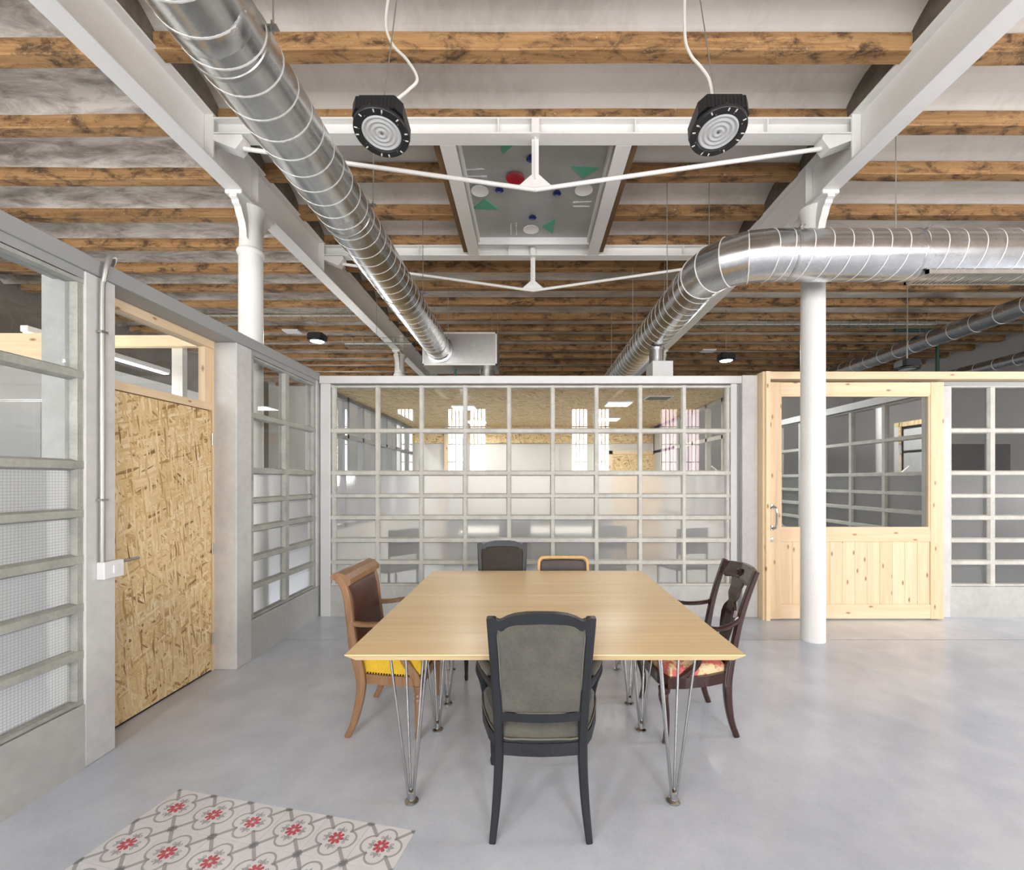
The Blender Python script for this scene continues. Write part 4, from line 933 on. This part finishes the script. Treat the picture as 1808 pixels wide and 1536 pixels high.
def bent_chair():
    t = tag(empty('chair', (0.296, 3.53, 0), PI), 'pale bentwood chair with rounded frame and dark brown back at the far table end', 'chair')
    Yb = lambda z: -.2 - max(0, z - .42) * .12
    fp = [(-.208, .44), (-.208, .60), (-.208, .74), (-.204, .79), (-.185, .815), (-.15, .822), (0, .823), (.15, .822), (.185, .815), (.204, .79), (.208, .74), (.208, .60), (.208, .44)]
    MB().sweep([(u, Yb(v), v) for u, v in fp], (.0135, .0135), (0, 1, 0), 10, 4, .7).build('back_frame', 'bentwood', t, True)
    pan = [(-.195, .56), (0, .555), (.195, .56), (.195, .75), (.19, .785), (.17, .803), (0, .808), (-.17, .803), (-.19, .785), (-.195, .75)]
    for sg in (1, -1): MB().puff(pan, lambda u, v, d: (u, Yb(v) + sg * d, v), .014, 0).build('backrest', 'leather_dark', t, True)
    so = [(-.2, -.2), (0, -.205), (.2, -.2), (.215, 0), (.22, .18), (.19, .215), (0, .225), (-.19, .215), (-.22, .18), (-.215, 0)]
    MB().prism(so, lambda u, v, d: (u, v, d), .41, .44).build('seat_frame', 'bentwood', t)
    MB().puff([(u * .93, v * .93) for u, v in so], lambda u, v, d: (u, v, d), .035, .44).build('seat_cushion', 'leather_dark', t, True)
    for s in (-1, 1):
        MB().sweep([(s * .232, .205, 0), (s * .222, .2, .22), (s * .208, .19, .43)], [(.011, .011), (.014, .014), (.016, .016)], (1, 0, 0), 10, 3, .8).build('leg', 'bentwood', t, True)
        MB().sweep([(s * .225, -.245, 0), (s * .215, -.215, .22), (s * .208, -.2, .45)], [(.011, .011), (.014, .014), (.0135, .0135)], (1, 0, 0), 10, 3, .8).build('leg', 'bentwood', t, True)
    return t
bent = bent_chair()

# ================================================================== ROOMS BEHIND THE GLASS
# meeting room behind the back partition
rc = struct(bx('ceiling_meeting_room', -2.3, 2.5, YB + 0.1, 8.7, 2.515, 2.60, 'osb_flat'), 'strand board ceiling of the room behind the back partition')
wm = struct(bx('wall_meeting_room', -2.3, 2.5, 8.6, 8.7, 0, 2.515, 'wall_white'), 'white end wall of the room behind the back partition')
bx('board_band', -2.3, 2.5, 8.55, 8.6, 2.2, 2.515, 'osb_front', wm)
bx('white_board', -1.0, 0.6, 8.52, 8.6, 0.2, 2.17, 'wall_white', wm)
bx('pine_post', -1.62, -1.54, 8.5, 8.6, 0, 2.515, 'pine_z', wm)
bx('grey_pier', -1.5, -1.15, 8.45, 8.6, 0, 2.515, 'concrete_post', wm)
d3 = struct(bx('door_3', 1.62, 2.4, 8.52, 8.6, 0, 1.98, 'osb_front'), 'strand board door in a pine frame seen through the glass')
for a, b, c, d in ((1.55, 1.62, 0, 2.05), (2.4, 2.47, 0, 2.05), (1.55, 2.47, 1.98, 2.05)): bx('door_frame', a, b, 8.5, 8.6, c, d, 'pine_z', d3)
# its long sides: glazed on the left and on the right
wn = struct(bx('wall_meeting_left', -2.32, -2.24, YB + 0.1, 8.6, 0, 0.9, 'wall_white'), 'glazed side wall of the room behind the back partition')
for i in range(8): bx('mullion', -2.32, -2.25, 5.0 + i * 0.5, 5.05 + i * 0.5, 0.9, 2.515, 'cabinet_grey', wn)
for z in (0.9, 1.55, 2.0, 2.46): bx('rail', -2.32, -2.25, 4.95, 8.6, z, z + 0.05, 'cabinet_grey', wn)
wo = struct(bx('wall_meeting_right', 2.40, 2.5, YB + 0.12, 8.6, 0, 0.9, 'wall_white'), 'glazed side wall of the meeting room beside the sliding door passage')
for i in range(8): bx('mullion', 2.42, 2.48, 5.0 + i * 0.5, 5.05 + i * 0.5, 0.9, 2.515, 'concrete_bar', wo)
for z in (0.9, 1.55, 2.0, 2.46): bx('rail', 2.42, 2.48, 4.95, 8.6, z, z + 0.05, 'concrete_bar', wo)
for (x, y, lab) in ((-0.9, 6.2, 'white square ceiling lamp in the meeting room, nearest the plain white board'), (1.2, 5.9, 'white square ceiling lamp in the meeting room, nearest the partition'), (-0.9, 7.7, 'white square ceiling lamp deep in the meeting room on the duct side'), (1.35, 7.4, 'white square ceiling lamp deep in the meeting room above the board door')):
    t = tag(empty('ceiling_lamp', (x, y, 2.515)), lab, 'lamp')
    MB().box(-.17, .17, -.17, .17, -.022, 0, .004).build('housing', 'plastic_white', t); MB().box(-.15, .15, -.15, .15, -.026, -.0215).build('diffuser', 'panel_on', t)
    l = bpy.data.lights.new('lamp', 'AREA'); l.size = 0.3; l.energy = 12; l.color = (1, .97, .92)
    lo = bpy.data.objects.new('lamp', l); COL.objects.link(lo); lo.parent = t; lo.location = (0, 0, -.03)
t = tag(empty('air_vent', (1.62, 5.52, 2.515)), 'black slotted air vent in the strand board ceiling', 'vent')
MB().box(-.16, .16, -.12, .12, -.012, 0, .003).build('frame', 'plastic_white', t)
for k in range(6): MB().box(-.14, .14, -.1 + k * .036, -.082 + k * .036, -.014, -.0115).build('slot', 'black_plastic', t)
mt = tag(empty('meeting_table', (0.2, 6.9, 0)), 'white meeting table blurred behind the frosted panes', 'table')
MB().box(-1.2, 1.2, -.5, .5, .70, .74, .004).build('table_top', 'plastic_white', mt)
for sx in (-1.1, 1.1):
    for sy in (-.42, .42): MB().box(sx - .025, sx + .025, sy - .025, sy + .025, 0, .70).build('leg', 'cabinet_grey', mt)
def office_chair(loc, rz, lab):
    t = tag(empty('chair', loc, rz), lab, 'chair', 'chairs in the meeting room')
    MB().box(-.22, .22, -.21, .22, .43, .47, .01).build('seat', 'monitor_dark', t)
    MB().box(-.21, .21, -.225, -.2, .62, .92, .008).build('backrest', 'monitor_dark', t)
    for sx in (-1, 1):
        MB().tube([(sx * .2, -.21, 0), (sx * .2, -.205, .45), (sx * .2, -.215, .9)], .012, 8).build('leg', 'monitor_dark', t, True); MB().tube([(sx * .2, .2, 0), (sx * .2, .2, .44)], .012, 8).build('leg', 'monitor_dark', t, True)
office_chair((-1.6, 5.25, 0), 0.9, 'dark chair blurred behind the frosted panes beside the honey coloured armchair')
office_chair((0.95, 5.35, 0), 2.9, 'dark chair blurred behind the frosted panes next to the bentwood chair')
office_chair((1.85, 5.4, 0), 0.3, 'dark chair blurred behind the frosted panes by the vase splat armchair')
office_chair((-0.2, 6.15, 0), 0.1, 'dark chair behind the frosted panes at the white meeting table')
bx('reflection_screen', 2.42, 2.48, 7.3, 8.55, 0.9, 2.515, 'concrete_post', wo)  # solid panel added to block a reflection in the passage glass
sb = tag(empty('filler', (0.0, 8.2, 0)), 'low dark sideboard added to darken the lower frosted panes', 'cabinet')
MB().box(-1.45, 1.45, -.2, .2, 0, .82, .006).build('body', 'cabinet_dark', sb)  # invented dark mass, added so the lower panes look darker
for k in range(4): MB().box(-1.44 + k * .72, -.74 + k * .72, -.222, -.202, .06, .8, .003).build('door', 'cabinet_dark', sb)
# passage beyond the sliding door: another glazed grid running away
XP = 4.8
wp = struct(bx('wall_passage', XP, XP + 0.1, 5.3, 10.6, 0, 0.33, 'concrete'), 'concrete grid partition running away beyond the sliding door')
grid(wp, [(5.42 + 0.62 * i, 5.42 + 0.62 * i + 0.54) for i in range(8)], XP + 0.05, 'y', ('glass', 'glass_frosted'))
bx('post', XP - 0.02, XP + 0.12, 5.2, 5.37, 0, 2.56, 'concrete_post', wp); bx('channel', XP - 0.02, XP + 0.12, 5.2, 10.6, 2.52, 2.62, 'steel_light', wp)
st = tag(empty('stair_rail', (3.9, 7.6, 0)), 'slanting white metal stair railing behind the sliding door window', 'railing')
for k in range(3): MB().tube([(-.75, 0, 1.72 - .42 * k), (.9, 0, .35 - .42 * k + .0)] if k == 0 else [(-.75, 0, 1.72 - .42 * k), (.45, 0, .72 - .42 * k)], .015, 8).build('bar', 'white_paint', st, True)
for x in (-.7, .4): MB().box(x - .015, x + .015, -.015, .015, 0, 1.62 if x < 0 else .72).build('upright', 'white_paint', st)
mo = tag(empty('monitor', (5.8, 5.75, 0)), 'large dark screen standing behind the clear panes beside the sliding door', 'screen')
MB().box(-.42, .45, -.03, .03, 1.42, 1.95, .01).build('screen', 'monitor_dark', mo); MB().box(-.05, .05, -.03, .03, 0, 1.42).build('stand', 'cabinet_grey', mo); MB().box(-.3, .3, -.2, .2, 0, .03, .01).build('base', 'cabinet_grey', mo)
# office behind the left partition
for (x0, x1, y, z0, z1) in ((-4.35, -2.9, 4.05, 2.71, 2.81),):
    struct(bx('trim_2', x0, x1, y, y + 0.06, z0, z1, 'pine_x'), 'pine rail of an inner screen behind the transom')
ws = struct(bx('wall_office', -6.2, -6.1, 2.0, 9.0, 0, 3.1, 'wall_white'), 'white inner wall of the office behind the left partition')
struct(bx('trim_3', -6.0, -3.28, 3.3, 3.36, 2.35, 2.58, 'pine_x'), 'pine header seen through the wired glass')
struct(bx('trim_4', -3.32, -3.22, 4.112, 4.17, 0, 2.9, 'wall_white'), 'white upright post behind the transom')
tl = tag(empty('tube_lamp', (-4.0, 4.2, 2.66)), 'lit linear tube lamp hanging behind the transom window', 'lamp')
MB().box(-.03, .03, -.7, .7, 0, .05, .004).build('housing', 'plastic_white', tl); MB().box(-.025, .025, -.68, .68, -.012, 0).build('diffuser', 'tube_on', tl)
l = bpy.data.lights.new('tube', 'AREA'); l.shape = 'RECTANGLE'; l.size = .05; l.size_y = 1.3; l.energy = 60
lo = bpy.data.objects.new('tube', l); COL.objects.link(lo); lo.parent = tl; lo.location = (0, 0, -.03)
cb_ = tag(empty('cabinet', (-4.1, 3.9, 0)), 'tall grey cabinet behind the wired panes', 'cabinet')
MB().box(-.9, .6, -.25, .25, 0, 2.15, .004).build('body', 'cabinet_grey', cb_)
for k in range(3):
    d = MB().box(-.895 + k * .5, -.405 + k * .5, -.272, -.252, .05, 2.13, .003).build('door', 'cabinet_grey', cb_); MB().box(-.45 + k * .5, -.435 + k * .5, -.29, -.272, .95, 1.25).build('handle', 'brushed_steel', d)
